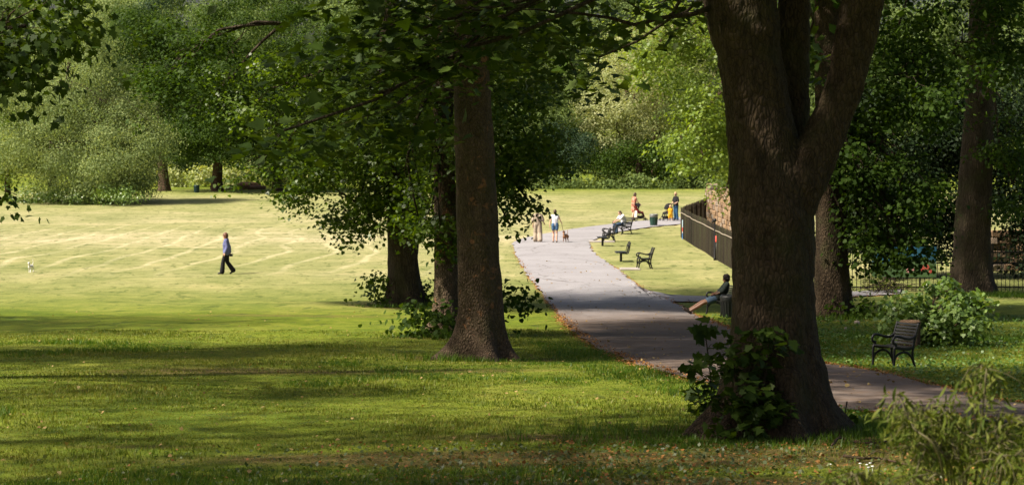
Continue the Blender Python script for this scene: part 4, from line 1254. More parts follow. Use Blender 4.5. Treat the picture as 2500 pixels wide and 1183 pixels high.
def litter_bin(label, loc, h, r0, r1, mb_, mt_, group="litter bins in the park", ribs=18):
    t = empty("litter_bin", loc, label, "bin", group)
    b1 = MB(); b1.lathe([(r0 * .96, 0), (r0, .02), (r1, h * .74), (r1 * .93, h * .74)], 24, cap=True)
    for k in range(ribs):
        a = 2 * math.pi * k / ribs; ca, sa = math.cos(a), math.sin(a)
        b1.tube([(r0 * 1.0 * ca, r0 * sa, .03), (r1 * ca, r1 * sa, h * .73)], .016, 5)
    b1.build("body", M[mb_], t, False)
    b2 = MB(); b2.lathe([(r1 * 1.03, h * .75), (r1 * 1.06, h * .80), (r1 * 1.06, h * .93), (r1 * 1.02, h), (r1 * .85, h), (r1 * .83, h * .86), (.01, h * .86)], 24, cap=False); b2.build("rim", M[mt_], t, True)
    b3 = MB(); b3.lathe([(r1 * .8, h * .87), (r1 * .75, h * .85)], 20); b3.build("inside", M['void'], t)
    return t


litter_bin("green ribbed litter bin with a grey rim beside the path near the prams", G(1596, 551), .68, .19, .23, 'bin_green', 'bin_grey')
litter_bin("dark teal litter bin far off beside the thick trunk at the field edge", G(480, 470), .60, .19, .22, 'bin_teal', 'bin_teal')
litter_bin("black litter bin standing at the end of the reclining man's bench", G(1781, 774), .66, .20, .27, 'bin_black', 'bin_black')

# ------------------------------------------------------------------ logs, stump, brush, stones, slabs, twigs
M['log'] = plain("cut_log", (.22, .13, .09), .9, 0, .45, 6, .2, .4)
g = G(602, 463)
rnd = random.Random(4)
for i in range(6):
    x = g.x - 1.0 + .38 * i + rnd.uniform(-.1, .1); y_ = g.y + rnd.uniform(-.5, .5) + (i % 2) * .5; r_ = .13 + .05 * rnd.random()
    ln = 1.0 + rnd.random() * .9; a = rnd.uniform(-.35, .35)
    mb = MB(); zc = float(H(x, y_)) + r_ + (.24 if i in (2, 3) else 0)
    mb.tube([(-ln / 2 * math.cos(a), -ln / 2 * math.sin(a), 0), (0, 0, .03), (ln / 2 * math.cos(a), ln / 2 * math.sin(a), 0)], [r_ * 1.1, r_, r_ * .9], 10)
    o = mb.build("log", M['log']); o.location = (x, y_, zc)
    tag(o, "cut log in the low reddish pile at the far field edge", "log", "logs in the far pile")

g = G(2221, 848)
t = empty("tree_stump", g, "sawn reddish brown tree stump between the near armchair and the shrub", "stump")
V, Fs = trunk_arrays([(g.x, g.y, g.z - .1, .235), (g.x, g.y, g.z + .35, .235), (g.x + .01, g.y, g.z + .66, .235)], 28, seed=77, flare=.25, flare_h=.2)
child_world(mesh_np("stump_wood", V, Fs, M['bark_brown'], None, True), t)
M['cut_wood'] = plain("cut_wood", (.32, .19, .10), .85, 0, .3, 14)
mb = MB(); mb.lathe([(.01, .642), (.22, .642), (.25, .615), (.25, .55)], 24, cap=False); mb.build("cut_face", M['cut_wood'], t, False)

g = G(2290, 842); rng = np.random.default_rng(201)
t = empty("leafy_shrub", g, "broad leafy green shrub on the lawn behind the near armchair", "shrub")
Ds = g.y
ells = [E(2290, 745, Ds, 110, 60, 1.0, 1.2), E(2350, 770, Ds - .2, 78, 62, .9, 1.2), E(2200, 745, Ds, 50, 45, .7, 1.1), E(2310, 695, Ds + .1, 36, 26, .4, .9), E(2270, 800, Ds, 70, 45, .8, 1.2), E(2185, 790, Ds, 34, 35, .5, .9), E(2400, 735, Ds, 26, 20, .3, .7), E(2330, 815, Ds - .4, 75, 26, .6, 1.1)]
_, tips = crown("foliage", rng, ells, .115, MAPLE, M['lf_bush'], t, 3.4, 1.1, .35, clump=.27, per=8, hang=.3, spr=.15)
branches(rng, [(g.x, g.y, g.z), (g.x + .3, g.y, g.z), (g.x - .5, g.y, g.z)], tips, t, M['bark_brown'], .025, frac=.3, name='stem')

g = G(2160, 716); rng = np.random.default_rng(202)
t = empty("brush_pile", g, "heap of cut dark twigs lying before the railings", "brush pile")
mb = MB()
for i in range(90):
    a = rng.normal(size=3) * np.array([.38, .3, .13]); d = rng.normal(size=3) * np.array([.5, .35, .14])
    p0 = np.array([0, 0, .28]) + a - d * .7; p1 = p0 + d * 1.4; p0[2] = abs(p0[2]); p1[2] = abs(p1[2])
    limb(mb, p0, p1, .014, .005, rng, .12, 0, 5, 5)
mb.build("twigs", M['bark_dark'], t)
C, _, _o = scatter(rng, [(np.array([0, 0, .3]), np.array([.65, .45, .32]), 1)], .09, .36, 1.1)
V, Fs = leaf_mesh(rng, C, .09, KITE, .4, .3); mesh_np("leaves", V, Fs, M['lf_wilt'], t)

M['pale_stone'] = plain("pale_stone", (.42, .33, .25), .85, 0, .25, 8)
for (px, py, r_, lb) in [(2092, 791, .09, "pale orange stone on the grass left of the shrub"), (2065, 803, .05, "tiny pale stone nearest the shaded trunk's foot")]:
    mb = MB(); mb.ball((0, 0, r_ * .5), (r_, r_ * .8, r_ * .75), 9, 6); o = mb.build("stone", M['pale_stone'], None, True); o.location = G(px, py); tag(o, lb, "stone")

rng = np.random.default_rng(203)
for pts, lb in [([(2032, 1092), (2050, 1079), (2085, 1083), (2130, 1092), (2180, 1080)], "thin dark fallen branch on worn ground right of the forked trunk"), ([(2060, 1118), (2110, 1130), (2150, 1125), (2230, 1150), (2300, 1165)], "pale brown fallen branch below the wilted bush")]:
    g0 = G(*pts[0]); mb = MB()
    A = [Vector(G(*p)) - g0 + Vector((0, 0, .035 + .03 * (i % 2))) for i, p in enumerate(pts)]
    A = crom(A, 4); mb.tube(A, [.02 - .012 * i / len(A) for i in range(len(A))], 7)
    for k in (4, 8, 11): limb(mb, A[k], A[k] + rng.normal(size=3) * np.array([.25, .2, .05]) + np.array([.1, 0, .06]), .008, .003, rng, .1, 0, 5, 5)
    o = mb.build("fallen_branch", M['bark_brown'], None, True); o.location = g0; tag(o, lb, "branch")

# ------------------------------------------------------------------ shoots at the foot of the forked tree, and the sapling beside it
rng = np.random.default_rng(204)
Dk = sy.location.y - .95
ells = [E(1850, 930, Dk, 78, 70, .35, 1.3), E(1835, 1000, Dk - .2, 75, 50, .35, 1.3), E(1885, 830, Dk + .1, 45, 36, .25, 1.0), E(1820, 840, Dk + .1, 45, 45, .25, 1.0), E(1790, 880, Dk, 40, 45, .25, .9), E(1755, 990, Dk - .1, 50, 55, .3, 1.), E(1880, 815, Dk - .1, 36, 18, .2, .8)]
_, tips = crown("basal_foliage", rng, ells, .125, MAPLE, M['lf_sycamore'], sy, 2.8, 1.1, .7, fw=.3, clump=.33, per=5, hang=.35, spr=.13)
branches(rng, [(sy.location.x - .3, Dk + .4, sy.location.z + .1)], tips, sy, M['bark_dark'], .022, frac=.3, name='basal_stem')
g = G(1740, 1035)
t = empty("sycamore_sapling", g, "slender dark leaved sapling rising left of the forked trunk's foot", "sapling")
mb = MB(); Dp = g.y
st = crom([tuple(g), P(1738, 980, Dp), P(1733, 900, Dp), P(1724, 830, Dp), P(1722, 800, Dp)], 5)
mb.tube(st, [.018 - .013 * i / len(st) for i in range(len(st))], 7)
lv = []
for (px, py, k) in [(1722, 800, 5), (1710, 812, 5), (1742, 795, 5), (1712, 815, 4), (1740, 838, 3), (1745, 880, 3), (1696, 880, 4), (1690, 905, 4), (1675, 910, 4), (1705, 925, 6), (1740, 915, 3), (1690, 945, 5), (1715, 960, 6), (1735, 940, 3), (1700, 985, 6), (1690, 1000, 3), (1745, 970, 4), (1725, 1005, 5), (1675, 965, 3)]:
    c = P(px, py, Dp + rng.uniform(-.25, .25))
    i = int(np.argmin(np.abs(st[:, 2] - (c[2] - .1)))); limb(mb, st[i], c, .006, .003, rng, .1, .1, 5, 5)
    lv += [c + rng.normal(size=3) * .06 for _ in range(k)]
child_world(mb.build("stem", M['bark_dark'], None, True), t)
V, Fs = leaf_mesh(rng, np.array(lv), .165, MAPLE, .7, .9); child_world(mesh_np("leaves", V, Fs, M['lf_sycamore']), t)
# thin weed stalks right of the foot
for (px, py, hh, lb) in [(2062, 1052, .42, "lone dark weed stalk right of the forked trunk's foot")]:
    g = G(px, py); t = empty("weed", g, lb, "weed"); mb = MB()
    mb.tube([(0, 0, 0), (.01, 0, hh * .6), (.03, 0, hh)], [.008, .006, .012], 6); mb.build("stalk", M['bark_dark'], t)
    C = np.array([[rng.normal() * .12, rng.normal() * .08, rng.uniform(.02, .22)] for _ in range(16)])
    V, Fs = leaf_mesh(rng, C, .13, KITE, .6, .3); mesh_np("leaves", V, Fs, M['lf_dark'], t)

# ------------------------------------------------------------------ wilted bush low at the right, close to the camera
rng = np.random.default_rng(205)
def wilted(name, label, base, shoots, leafn, seed):
    rng = np.random.default_rng(seed)
    t = empty(name, base, label, "shrub", None)
    mb = MB(); C = []; out = []
    for sh in shoots:
        D = sh[0]
        pts = [np.array(base) + rng.normal(size=3) * np.array([.12, .12, 0])] + [P(a, b_, D + rng.uniform(-.15, .15)) for a, b_ in sh[1:]]
        A = crom(pts, 8); n_ = len(A)
        mb.tube(A, [.009 - .006 * i / n_ for i in range(n_)], 6)
        s0 = int(n_ * .42)
        for i in range(s0, n_):
            for _ in range(leafn):
                p = A[i] + rng.normal(size=3) * np.array([.05, .05, .03])
                C.append(p); out.append(rng.normal(size=3))
            if rng.uniform() < .5:
                e = A[i] + rng.normal(size=3) * np.array([.14, .14, .05]) - np.array([0, 0, .10])
                limb(mb, A[i], e, .004, .002, rng, .1, .12, 5, 4)
                for _ in range(leafn + 2): C.append(e + rng.normal(size=3) * .035); out.append(rng.normal(size=3))
    child_world(mb.build("stems", M['bark_wilt'], None, True), t)
    C = np.array(C)
    V, Fs = leaf_mesh(rng, C, .085, LANCE, .0, 1.9, None, .45)
    child_world(mesh_np("foliage", V, Fs, M['lf_wilt']), t)


M['bark_wilt'] = plain("green_brown_stem", (.07, .06, .02), .7, 0, .3)
x0 = P(2330, 1183, 15.5)[0]
wilted("wilted_bush", "pale wilting bush with drooping narrow leaves in the bottom right corner", ground_at(x0, 15.5),
       [(15, (2300, 1140), (2228, 1040), (2197, 965), (2185, 990), (2176, 1060)), (15.4, (2310, 1120), (2262, 1040), (2228, 1010), (2215, 1060)), (15.2, (2350, 1150), (2300, 1060), (2281, 990), (2271, 1030)), (15.6, (2370, 1120), (2385, 1000), (2395, 920), (2398, 890), (2420, 930)), (15.3, (2390, 1100), (2400, 990), (2410, 900), (2425, 960)),
        (15.8, (2340, 1110), (2320, 1010), (2318, 975)), (15, (2400, 1150), (2450, 1070), (2480, 1020), (2500, 1030)), (14.8, (2420, 1160), (2480, 1110), (2510, 1090)), (15.1, (2330, 1170), (2279, 1120), (2245, 1080), (2240, 1130)), (15.5, (2360, 1150), (2350, 1080), (2340, 1040), (2330, 1090)),
        (15, (2440, 1170), (2440, 1100), (2430, 1050)), (14.7, (2300, 1190), (2262, 1170), (2228, 1160), (2215, 1190)), (15.2, (2470, 1180), (2520, 1050), (2530, 1000)), (15.4, (2320, 1150), (2296, 1080), (2258, 1010), (2240, 1000)), (15.1, (2400, 1140), (2345, 1050), (2300, 1010), (2301, 1050)), (15.3, (2450, 1150), (2470, 1080), (2440, 1020), (2425, 1060)), (15.2, (2360, 1170), (2305, 1110), (2271, 1060), (2262, 1110))], 3, 11)
x1 = P(2090, 1240, 15.2)[0]
wilted("wilted_sprig", "small drooping sprig peeping up at the bottom edge left of the wilted bush", ground_at(x1, 15.2),
       [(15.2, (2080, 1190), (2075, 1160), (2060, 1175)), (15.2, (2095, 1190), (2100, 1158), (2115, 1180))], 3, 12)
# daisies: a few white heads in the grass by the bush
M['daisy'] = plain("daisy_white", (.75, .75, .70), .6, 0, .1)
M['buttercup'] = plain("buttercup_yellow", (.70, .45, .02), .5, 0, .1)
for i, (px, py, mm) in enumerate([(2100, 1145, 'daisy'), (2116, 1148, 'daisy'), (2124, 1144, 'daisy'), (2120, 1155, 'daisy'), (2027, 1147, 'daisy'), (2130, 1152, 'daisy'), (2221, 1148, 'buttercup'), (2447, 960, 'buttercup')]):
    g = G(px, py); mb = MB()
    mb.tube([(0, 0, 0), (0, 0, .07)], .003, 5, False); mb.ball((0, 0, .075), (.022, .022, .008), 10, 5)
    o = mb.build("daisy" if mm == 'daisy' else "buttercup", M[mm], None, True); o.location = g
    tag(o, "white daisy in the near grass left of the wilted bush" if mm == 'daisy' else ["yellow buttercup at the wilted bush's near side", "yellow buttercup on the far grass edge above the wilted bush"][i - 6], "flower", "daisies in the near grass" if mm == 'daisy' else None)

# ------------------------------------------------------------------ people
def skinm(nm, c): 
    m_ = plain(nm, c, .55, 0, .06, 20); m_.node_tree.nodes["Principled BSDF"].inputs["Subsurface Weight"].default_value = .08
    return m_
M['skin'] = skinm("fair_skin", (.52, .31, .22)); M['skin_shaded_tan'] = skinm("shaded_tan_skin", (.115, .055, .03))  # tan darkened further to stand in for shade on the reclining man
M['eye'] = plain("eye_dark", (.02, .015, .012), .2, 0, .1)
M['shoe_black'] = plain("black_shoe", (.012, .011, .011), .5, 0, .3)
M['hair_brown'] = plain("brown_hair", (.055, .028, .015), .5, 0, .4, 60); M['hair_dark'] = plain("dark_hair", (.010, .007, .006), .8, 0, .4, 60, .15)
M['hair_auburn'] = plain("auburn_hair", (.11, .042, .02), .5, 0, .4, 60); M['hair_blond'] = plain("blond_hair", (.42, .28, .14), .5, 0, .3, 60)
M['hair_short'] = plain("short_brown_hair", (.07, .04, .025), .6, 0, .3, 60)
def cloth(nm, c, var=.22, sc=9): return plain(nm, c, .85, 0, var, sc, .15, .15)
V3 = Vector


def hand(mb, w, d, side, curl=.5):
    """Palm, four unequal fingers and a thumb; w wrist, d forearm direction, side the thumb's side."""
    d = V3(d).normalized(); s = V3(side); s = (s - d * s.dot(d)).normalized(); p = d.cross(s)
    w = V3(w)
    for k in (-1, 0, 1): mb.cap(w + d * .01 + s * .012 * k, .017, w + d * .075 + s * .022 * k, .015, 8)
    for k, ln in zip((1.5, .5, -.5, -1.5), (.070, .080, .074, .058)):
        a = w + d * .082 + s * .017 * k
        b = a + d * ln * .5 + p * curl * .015; c = b + d * ln * .45 * (1 - curl * .5) + p * curl * .035
        mb.cap(a, .010, b, .009, 6); mb.cap(b, .009, c, .0075, 6)
    a = w + d * .02 + s * .028; b = a + d * .03 + s * .028; c = b + d * .032 + s * .004 + p * .01
    mb.cap(a, .013, b, .011, 6); mb.cap(b, .011, c, .009, 6)


def basis(look):
    f = V3(look).normalized(); l_ = V3((0, 0, 1)).cross(f).normalized(); u_ = f.cross(l_)
    return f, l_, u_


STAND = dict(pel=(0, 0, .94), ch=(0, 0, 1.24), nk=(.0, 0, 1.46), hd=(.03, 0, 1.585), look=(1, 0, 0),
             shL=(0, .165, 1.385), elL=(-.03, .215, 1.12), haL=(.02, .22, .88), shR=(0, -.165, 1.385), elR=(-.03, -.215, 1.12), haR=(.02, -.22, .88),
             hipL=(0, .085, .90), knL=(.02, .09, .49), anL=(-.01, .09, .085), toL=(.15, .11, .03), hipR=(0, -.085, .90), knR=(.02, -.09, .49), anR=(-.01, -.09, .085), toR=(.15, -.11, .03))


def pose(**k): 
    j = {a: V3(b) for a, b in STAND.items()}; j.update({a: V3(b) for a, b in k.items()}); return j


def torso(mb, J, e=0.0, low=True, wide=1.0):
    f, l_, u_ = basis(J['look'])
    sh = (J['shL'] - J['shR']); ax = sh.normalized(); hx = (J['hipL'] - J['hipR']).normalized()
    for s in (-1, 1):
        mb.cap(J['ch'] + ax * s * .07 * wide, .095 + e, J['pel'] + hx * s * .055 + V3((0, 0, .08)), .09 + e, 12)
        mb.cap(J['ch'] + ax * s * .075 * wide, .095 + e, (J['shL'] if s > 0 else J['shR']) - ax * s * .03, .058 + e, 12)
        if low: mb.cap(J['pel'] + hx * s * .055 + V3((0, 0, .08)), .09 + e, J['hipL' if s > 0 else 'hipR'] , .092 + e, 12)
    mb.cap(J['ch'], .10 + e, J['pel'], .10 + e, 12)
    mb.cap(J['shL'] - ax * .03, .05 + e, J['shR'] + ax * .03, .05 + e, 10)
    mb.cap(J['ch'], .09 + e, (J['shL'] + J['shR']) / 2, .07 + e, 10)


def arm(mb, J, s, r, upto=2.0, start=0):
    a, b, c = J['sh' + s], J['el' + s], J['ha' + s]
    if upto <= 1: mb.cap(a, r[0], a.lerp(b, upto), r[0] + (r[1] - r[0]) * upto, 10)
    else:
        mb.cap(a, r[0], b, r[1], 10); mb.cap(b, r[1], b.lerp(c, upto - 1), r[1] + (r[2] - r[1]) * (upto - 1), 10)


def leg(mb, J, s, r, upto=2.0):
    a, b, c = J['hip' + s], J['kn' + s], J['an' + s]
    if upto <= 1: mb.cap(a, r[0], a.lerp(b, upto), r[1], 12)
    else: mb.cap(a, r[0], b, r[1], 12); mb.cap(b, r[1], b.lerp(c, upto - 1), r[2], 12)


def body(parent, J, skin, feet=True):
    mb = MB(); f, l_, u_ = basis(J['look'])
    torso(mb, J)
    h = J['hd']
    rot = Matrix((f, l_, u_)).transposed()
    mb.cap((J['shL'] + J['shR']) / 2, .055, h - u_ * .06 - f * .01, .05, 10)
    mb.ball(h + u_ * .02 - f * .008, (.096, .076, .10), 16, 10, rot)
    mb.ball(h - u_ * .045 + f * .022, (.066, .055, .07), 14, 9, rot)
    mb.cap(h - u_ * .095 + f * .055, .024, h - u_ * .085 + f * .04, .035, 8)
    mb.cap(h + f * .088 + u_ * .015, .011, h + f * .104 - u_ * .025, .014, 8)           # nose
    mb.cap(h + f * .083 - u_ * .062 + l_ * .016, .009, h + f * .083 - u_ * .062 - l_ * .016, .009, 8)   # lips
    for s in (-1, 1):
        mb.ball(h + l_ * s * .078 - u_ * .005 - f * .01, (.02, .012, .032), 8, 6, rot)    # ear
    for s, sg in (('L', 1), ('R', -1)):
        arm(mb, J, s, (.046, .036, .026)); d = J['ha' + s] - J['el' + s]
        hand(mb, J['ha' + s], d, f + l_ * -.3 * sg if abs(d.normalized().dot(f)) < .9 else u_)
        leg(mb, J, s, (.082, .056, .038)); 
        mid_ = J['kn' + s].lerp(J['an' + s], .32); back = (J['kn' + s] - J['an' + s]).cross(l_).normalized() * .018
        mb.cap(J['kn' + s], .05, mid_ + back, .054, 10); mb.cap(mid_ + back, .054, J['an' + s], .037, 10)
        a, t_ = J['an' + s], J['to' + s]
        heel = a - (t_ - a).normalized() * .04 + V3((0, 0, -.03)); 
        mb.cap(heel, .035, t_, .026, 9); mb.cap(a, .04, a.lerp(t_, .5) , .035, 9)
    o = mb.build("body", skin, parent, True, .010, 2)
    for s in (-1, 1):
        e = MB(); e.ball(h + f * .083 + u_ * .022 + l_ * s * .031, .0115, 8, 6); e.build("eye", M['eye'], parent, True)
    return o


def shoes(parent, J, m):
    for s in 'LR':
        mb = MB(); a, t_ = J['an' + s], J['to' + s]; d = (t_ - a).normalized()
        heel = a - d * .045 + V3((0, 0, -.035))
        mb.cap(heel, .043, t_ + d * .01, .036, 10); mb.cap(a + V3((0, 0, -.01)), .05, a.lerp(t_, .55), .043, 10)
        mb.build("shoe", m, parent, True, .011, 2)


def garment(parent, name, m, fn, vox=.013, sm=3):
    mb = MB(); fn(mb); return mb.build(name, m, parent, True, vox, sm)


def top(parent, J, m, sleeve=.6, e=.016, name="shirt", low=True, r=(.062, .056, .046)):
    def fn(mb):
        torso(mb, J, e, low)
        if sleeve > 0:
            for s in 'LR': arm(mb, J, s, r, sleeve)
    return garment(parent, name, m, fn)


def trousers(parent, J, m, upto=1.92, r=(.105, .075, .065), name="trousers", e=.02):
    def fn(mb):
        hx = (J['hipL'] - J['hipR']).normalized()
        for s, sg in (('L', 1), ('R', -1)):
            leg(mb, J, s, r, upto); mb.cap(J['pel'] + hx * sg * .055 + V3((0, 0, .05)), .092 + e, J['hip' + s], .094 + e, 12)
    return garment(parent, name, m, fn)


def hair(parent, J, m, back=0.0, crown_=.012, curly=0, cap_=False, low=-.02):
    f, l_, u_ = basis(J['look']); h = J['hd']; rot = Matrix((f, l_, u_)).transposed(); rnd = random.Random(3)
    mb = MB()
    mb.ball(h + u_ * .032 - f * .022, (.094 + crown_, .078 + crown_, .098 + crown_), 14, 9, rot)
    mb.ball(h + u_ * low - f * .045, (.066 + crown_, .07 + crown_, .08), 12, 8, rot)
    if back:
        for k in range(9):
            s = (k - 4) / 4; a = h + l_ * s * .075 - f * (.05 - .03 * abs(s)) + u_ * .02
            b = a - V3((0, 0, back)) - f * .03 + l_ * s * .03; mb.cap(a, .036, a.lerp(b, .5) + f * rnd.uniform(-.01, .01), .034, 8); mb.cap(a.lerp(b, .5), .034, b, .02, 8)
    for k in range(curly):
        q = V3((rnd.gauss(0, 1), rnd.gauss(0, 1), abs(rnd.gauss(0, 1)))).normalized()
        mb.ball(h + u_ * .035 - f * .02 + rot @ V3((q.x * .1, q.y * .085, q.z * .105)), .028, 7, 5)
    return mb.build("hair", m, parent, True, .009, 2)


def person(label, loc, yaw, scale=1.0): return empty("person", loc, label, "person", None, yaw, scale)


# woman walking across the lawn
M['denim_jacket'] = cloth("blue_jacket", (.115, .125, .26)); M['black_cloth'] = cloth("black_cloth", (.014, .014, .016)); M['grey_top'] = cloth("dark_top", (.03, .03, .035))
J = pose(ch=(.01, 0, 1.24), hd=(.045, 0, 1.585), look=(1, 0, -.12), elL=(-.06, .21, 1.12), haL=(.03, .21, .90), elR=(-.10, -.20, 1.13), haR=(-.13, -.19, .88),
         knL=(.13, .085, .50), anL=(.17, .085, .085), toL=(.32, .09, .035), knR=(-.03, -.085, .49), anR=(-.27, -.085, .14), toR=(-.15, -.09, .03))
g = G(553, 668.5)
t = person("woman in blue jacket and black flared trousers walking left across the open lawn", g, R(180), .985)
body(t, J, M['skin']); hair(t, J, M['hair_auburn'], .27, .022)
def jk(mb):
    torso(mb, J, .045, True, 1.1)
    for s in 'LR': arm(mb, J, s, (.075, .07, .06), 1.9)
    mb.cap((.03, .1, .93), .075, (.03, -.1, .93), .075); mb.cap((-.05, .1, .90), .08, (-.05, -.1, .90), .08); mb.cap((-.02, 0, 1.40), .085, (-.03, 0, 1.44), .08)
garment(t, "jacket", M['denim_jacket'], jk)
def tr_(mb):
    for s, sg in (('L', 1), ('R', -1)):
        mb.cap(J['hip' + s], .105, J['kn' + s], .085, 12); mb.cap(J['kn' + s], .085, J['an' + s] + V3((0, 0, .02)), .105, 12)
    mb.cap((0, .05, .95), .11, (0, -.05, .95), .11)
garment(t, "trousers", M['black_cloth'], tr_); shoes(t, J, M['shoe_black'])
wmat = Matrix.Translation(g) @ Matrix.Rotation(R(180), 4, 'Z')
hp = wmat @ (V3((-.17, -.20, .77)) * .985)
t = empty("camera", hp, "small black camera held low behind the woman on the lawn", "camera")
mb = MB(); mb.box((0, 0, 0), (.14, .07, .09)); mb.box((0, 0, .055), (.05, .05, .03)); o = mb.build("camera_body", M['shoe_black'], t); o.modifiers.new("Bevel", 'BEVEL').width = .012
mb = MB(); mb.tube([(0, -.03, 0), (0, -.12, 0)], [.036, .034], 14); mb.build("lens", M['shoe_black'], t, True)
mb = MB(); mb.tube(crom([(-.06, 0, .04), (-.05, .02, .10), (0, .02, .13), (.05, .02, .10), (.06, 0, .04)], 4), .006, 6); mb.build("strap", M['shoe_black'], t, True)


# dogs
def dog(label, loc, yaw, m_body, h=.45, saddle=None, run=False, tail=.5):
    t = empty("dog", loc, label, "dog", None, yaw, h / .62)
    mb = MB()
    mb.cap((.20, 0, .42), .115, (.02, 0, .42), .10, 12); mb.cap((.02, 0, .42), .10, (-.22, 0, .45), .085, 12); mb.cap((.20, 0, .40), .12, (.17, 0, .36), .10, 12)
    mb.cap((.26, 0, .47), .085, (.36, 0, .62), .062, 10); mb.ball((.39, 0, .66), (.085, .068, .068), 12, 8); mb.cap((.43, 0, .645), .045, (.52, 0, .625), .028, 10); mb.ball((.545, 0, .63), .016, 7, 5)
    for s in (-1, 1):
        mb.cap((.36, s * .05, .70), .03, (.35, s * .085, .64), .016, 7)
        k = (.10 * s if run else .02 * s)
        mb.cap((.20, s * .075, .38), .055, (.18 + k * .5, s * .078, .22), .034, 8); mb.cap((.18 + k * .5, s * .078, .22), .032, (.20 + k, s * .078, .03), .024, 8); mb.cap((.20 + k, s * .078, .025), .026, (.24 + k, s * .078, .022), .024, 7)
        mb.cap((-.20, s * .075, .42), .075, (-.16 - k, s * .08, .27), .048, 8); mb.cap((-.16 - k, s * .08, .27), .042, (-.27 - k, s * .08, .155), .028, 8); mb.cap((-.27 - k, s * .08, .155), .027, (-.24 - k, s * .08, .03), .022, 8); mb.cap((-.24 - k, s * .08, .025), .025, (-.20 - k, s * .08, .022), .023, 7)
    tp = crom([(-.28, 0, .48), (-.38, .02, .52), (-.44, .03, .52 + .25 * tail), (-.42, .02, .55 + .5 * tail)], 4)
    for i in range(len(tp) - 1): mb.cap(tp[i], .028 - .0012 * i, tp[i + 1], .027 - .0012 * i, 7)
    mb.build("body", m_body, t, True, .012, 3)
    if saddle:
        mb = MB(); mb.cap((.14, 0, .455), .105, (-.18, 0, .475), .082, 12); mb.build("saddle_coat", saddle, t, True, .014, 2)
    for s in (-1, 1):
        mb = MB(); mb.ball((.455, s * .04, .675), .011, 7, 5); mb.build("eye", M['eye'], t, True)
    return t
M['dog_white'] = plain("white_fur", (.68, .66, .63), .9, 0, .12, 40, .2, .3); M['dog_tan'] = plain("tan_fur", (.22, .105, .05), .8, 0, .3, 14, .2, .3); M['dog_black'] = plain("black_fur", (.02, .016, .014), .7, 0, .3, 40)
dog("small fluffy white dog trotting over the lawn at the left edge", G(75, 664), R(-97), M['dog_white'], .37, None, True, .7)
gd = G(1381, 592)
dog("brown dog with a dark saddle walking on a lead on the path", gd, R(108), M['dog_tan'], .50, M['dog_black'], False, .6)

# the walking couple
m, n, l, b = mat("striped_linen")
tc = n.new("ShaderNodeTexCoord"); wv = n.new("ShaderNodeTexWave"); wv.wave_type = 'BANDS'; wv.bands_direction = 'Y'; wv.inputs["Scale"].default_value = 6; wv.inputs["Distortion"].default_value = 2.0
l.new(tc.outputs["Object"], wv.inputs["Vector"]); r_ = ramp(n, [(.3, (.22, .17, .125)), (.7, (.40, .33, .25))]); l.new(wv.outputs[0], r_.inputs[0]); l.new(r_.outputs[0], b.inputs["Base Color"]); b.inputs["Roughness"].default_value = .9
M['linen'] = m
J = pose(look=(.8, -.6, -.1), elL=(-.02, .25, 1.12), haL=(.06, .25, .88), elR=(.02, -.25, 1.13), haR=(.20, -.30, .98), knL=(.10, .11, .50), anL=(.06, .11, .085), toL=(.21, .14, .03), knR=(-.02, -.11, .49), anR=(-.12, -.11, .09), toR=(.03, -.12, .03))
g = G(1313, 592)
t = person("person in loose striped beige clothes and dark cap walking away up the path", g, R(85), 1.0)
body(t, J, M['skin'])
top(t, J, M['linen'], .95, .035, "shirt", True, (.085, .095, .08))
def wt(mb):
    for s, sg in (('L', 1), ('R', -1)):
        mb.cap(J['hip' + s], .125, J['kn' + s], .125, 12); mb.cap(J['kn' + s], .125, J['an' + s] + V3((-.02, sg * .01, .06)), .135, 12); mb.cap(J['kn' + s], .12, J['an' + s] + V3((-.08, sg * .05, .08)), .09, 10)
    mb.cap((0, .06, .97), .115, (0, -.06, .97), .115)
garment(t, "wide_trousers", M['linen'], wt); shoes(t, J, M['shoe_black'])
f, l_, u_ = basis(J['look']); mb = MB(); rot = Matrix((f, l_, u_)).transposed()
mb.ball(J['hd'] + u_ * .065 - f * .01, (.115, .095, .065), 14, 8, rot); mb.ball(J['hd'] + u_ * .05 + f * .10, (.06, .075, .012), 12, 6, rot); mb.build("cap", M['hair_dark'], t, True, .009, 1)
hair(t, J, M['hair_dark'], .06)
M['strap'] = plain("brown_strap", (.05, .03, .02), .6)
mb = MB(); mb.tube(crom([(.10, .13, 1.40), (-.03, .10, 1.46), (-.145, .02, 1.28), (-.16, -.10, 1.08), (-.10, -.20, .98), (.05, -.20, 1.0)], 5), .02, 8, True, (1, 1.2)); mb.build("bag_strap", M['strap'], t, True)

M['white_top'] = cloth("white_top", (.66, .66, .70), .06); M['denim'] = cloth("blue_denim", (.07, .14, .25)); M['denim_dark'] = cloth("dark_denim", (.035, .065, .12))
J = pose(elL=(-.05, .24, 1.13), haL=(-.04, .27, .88), elR=(-.02, -.26, 1.16), haR=(.12, -.33, 1.04), knL=(.06, .08, .49), anL=(.02, .08, .085), toL=(.17, .09, .03), knR=(0, -.08, .49), anR=(-.10, -.08, .10), toR=(.04, -.08, .03))
gw = G(1355, 593)
t = person("woman in white sleeveless top and denim shorts walking a dog on a lead", gw, R(92), .99)
body(t, J, M['skin']); top(t, J, M['white_top'], 0, .014, "sleeveless_top", False)
trousers(t, J, M['denim'], .42, (.108, .10, .10), "shorts", .022); shoes(t, J, M['shoe_black']); hair(t, J, M['hair_short'], 0, .008)
hw = Matrix.Translation(gw) @ Matrix.Rotation(R(92), 4, 'Z') @ (V3((.20, -.34, 1.04)) * .99)
dn = Matrix.Translation(gd) @ Matrix.Rotation(R(108), 4, 'Z') @ (V3((.28, 0, .56)) * (.5 / .62))
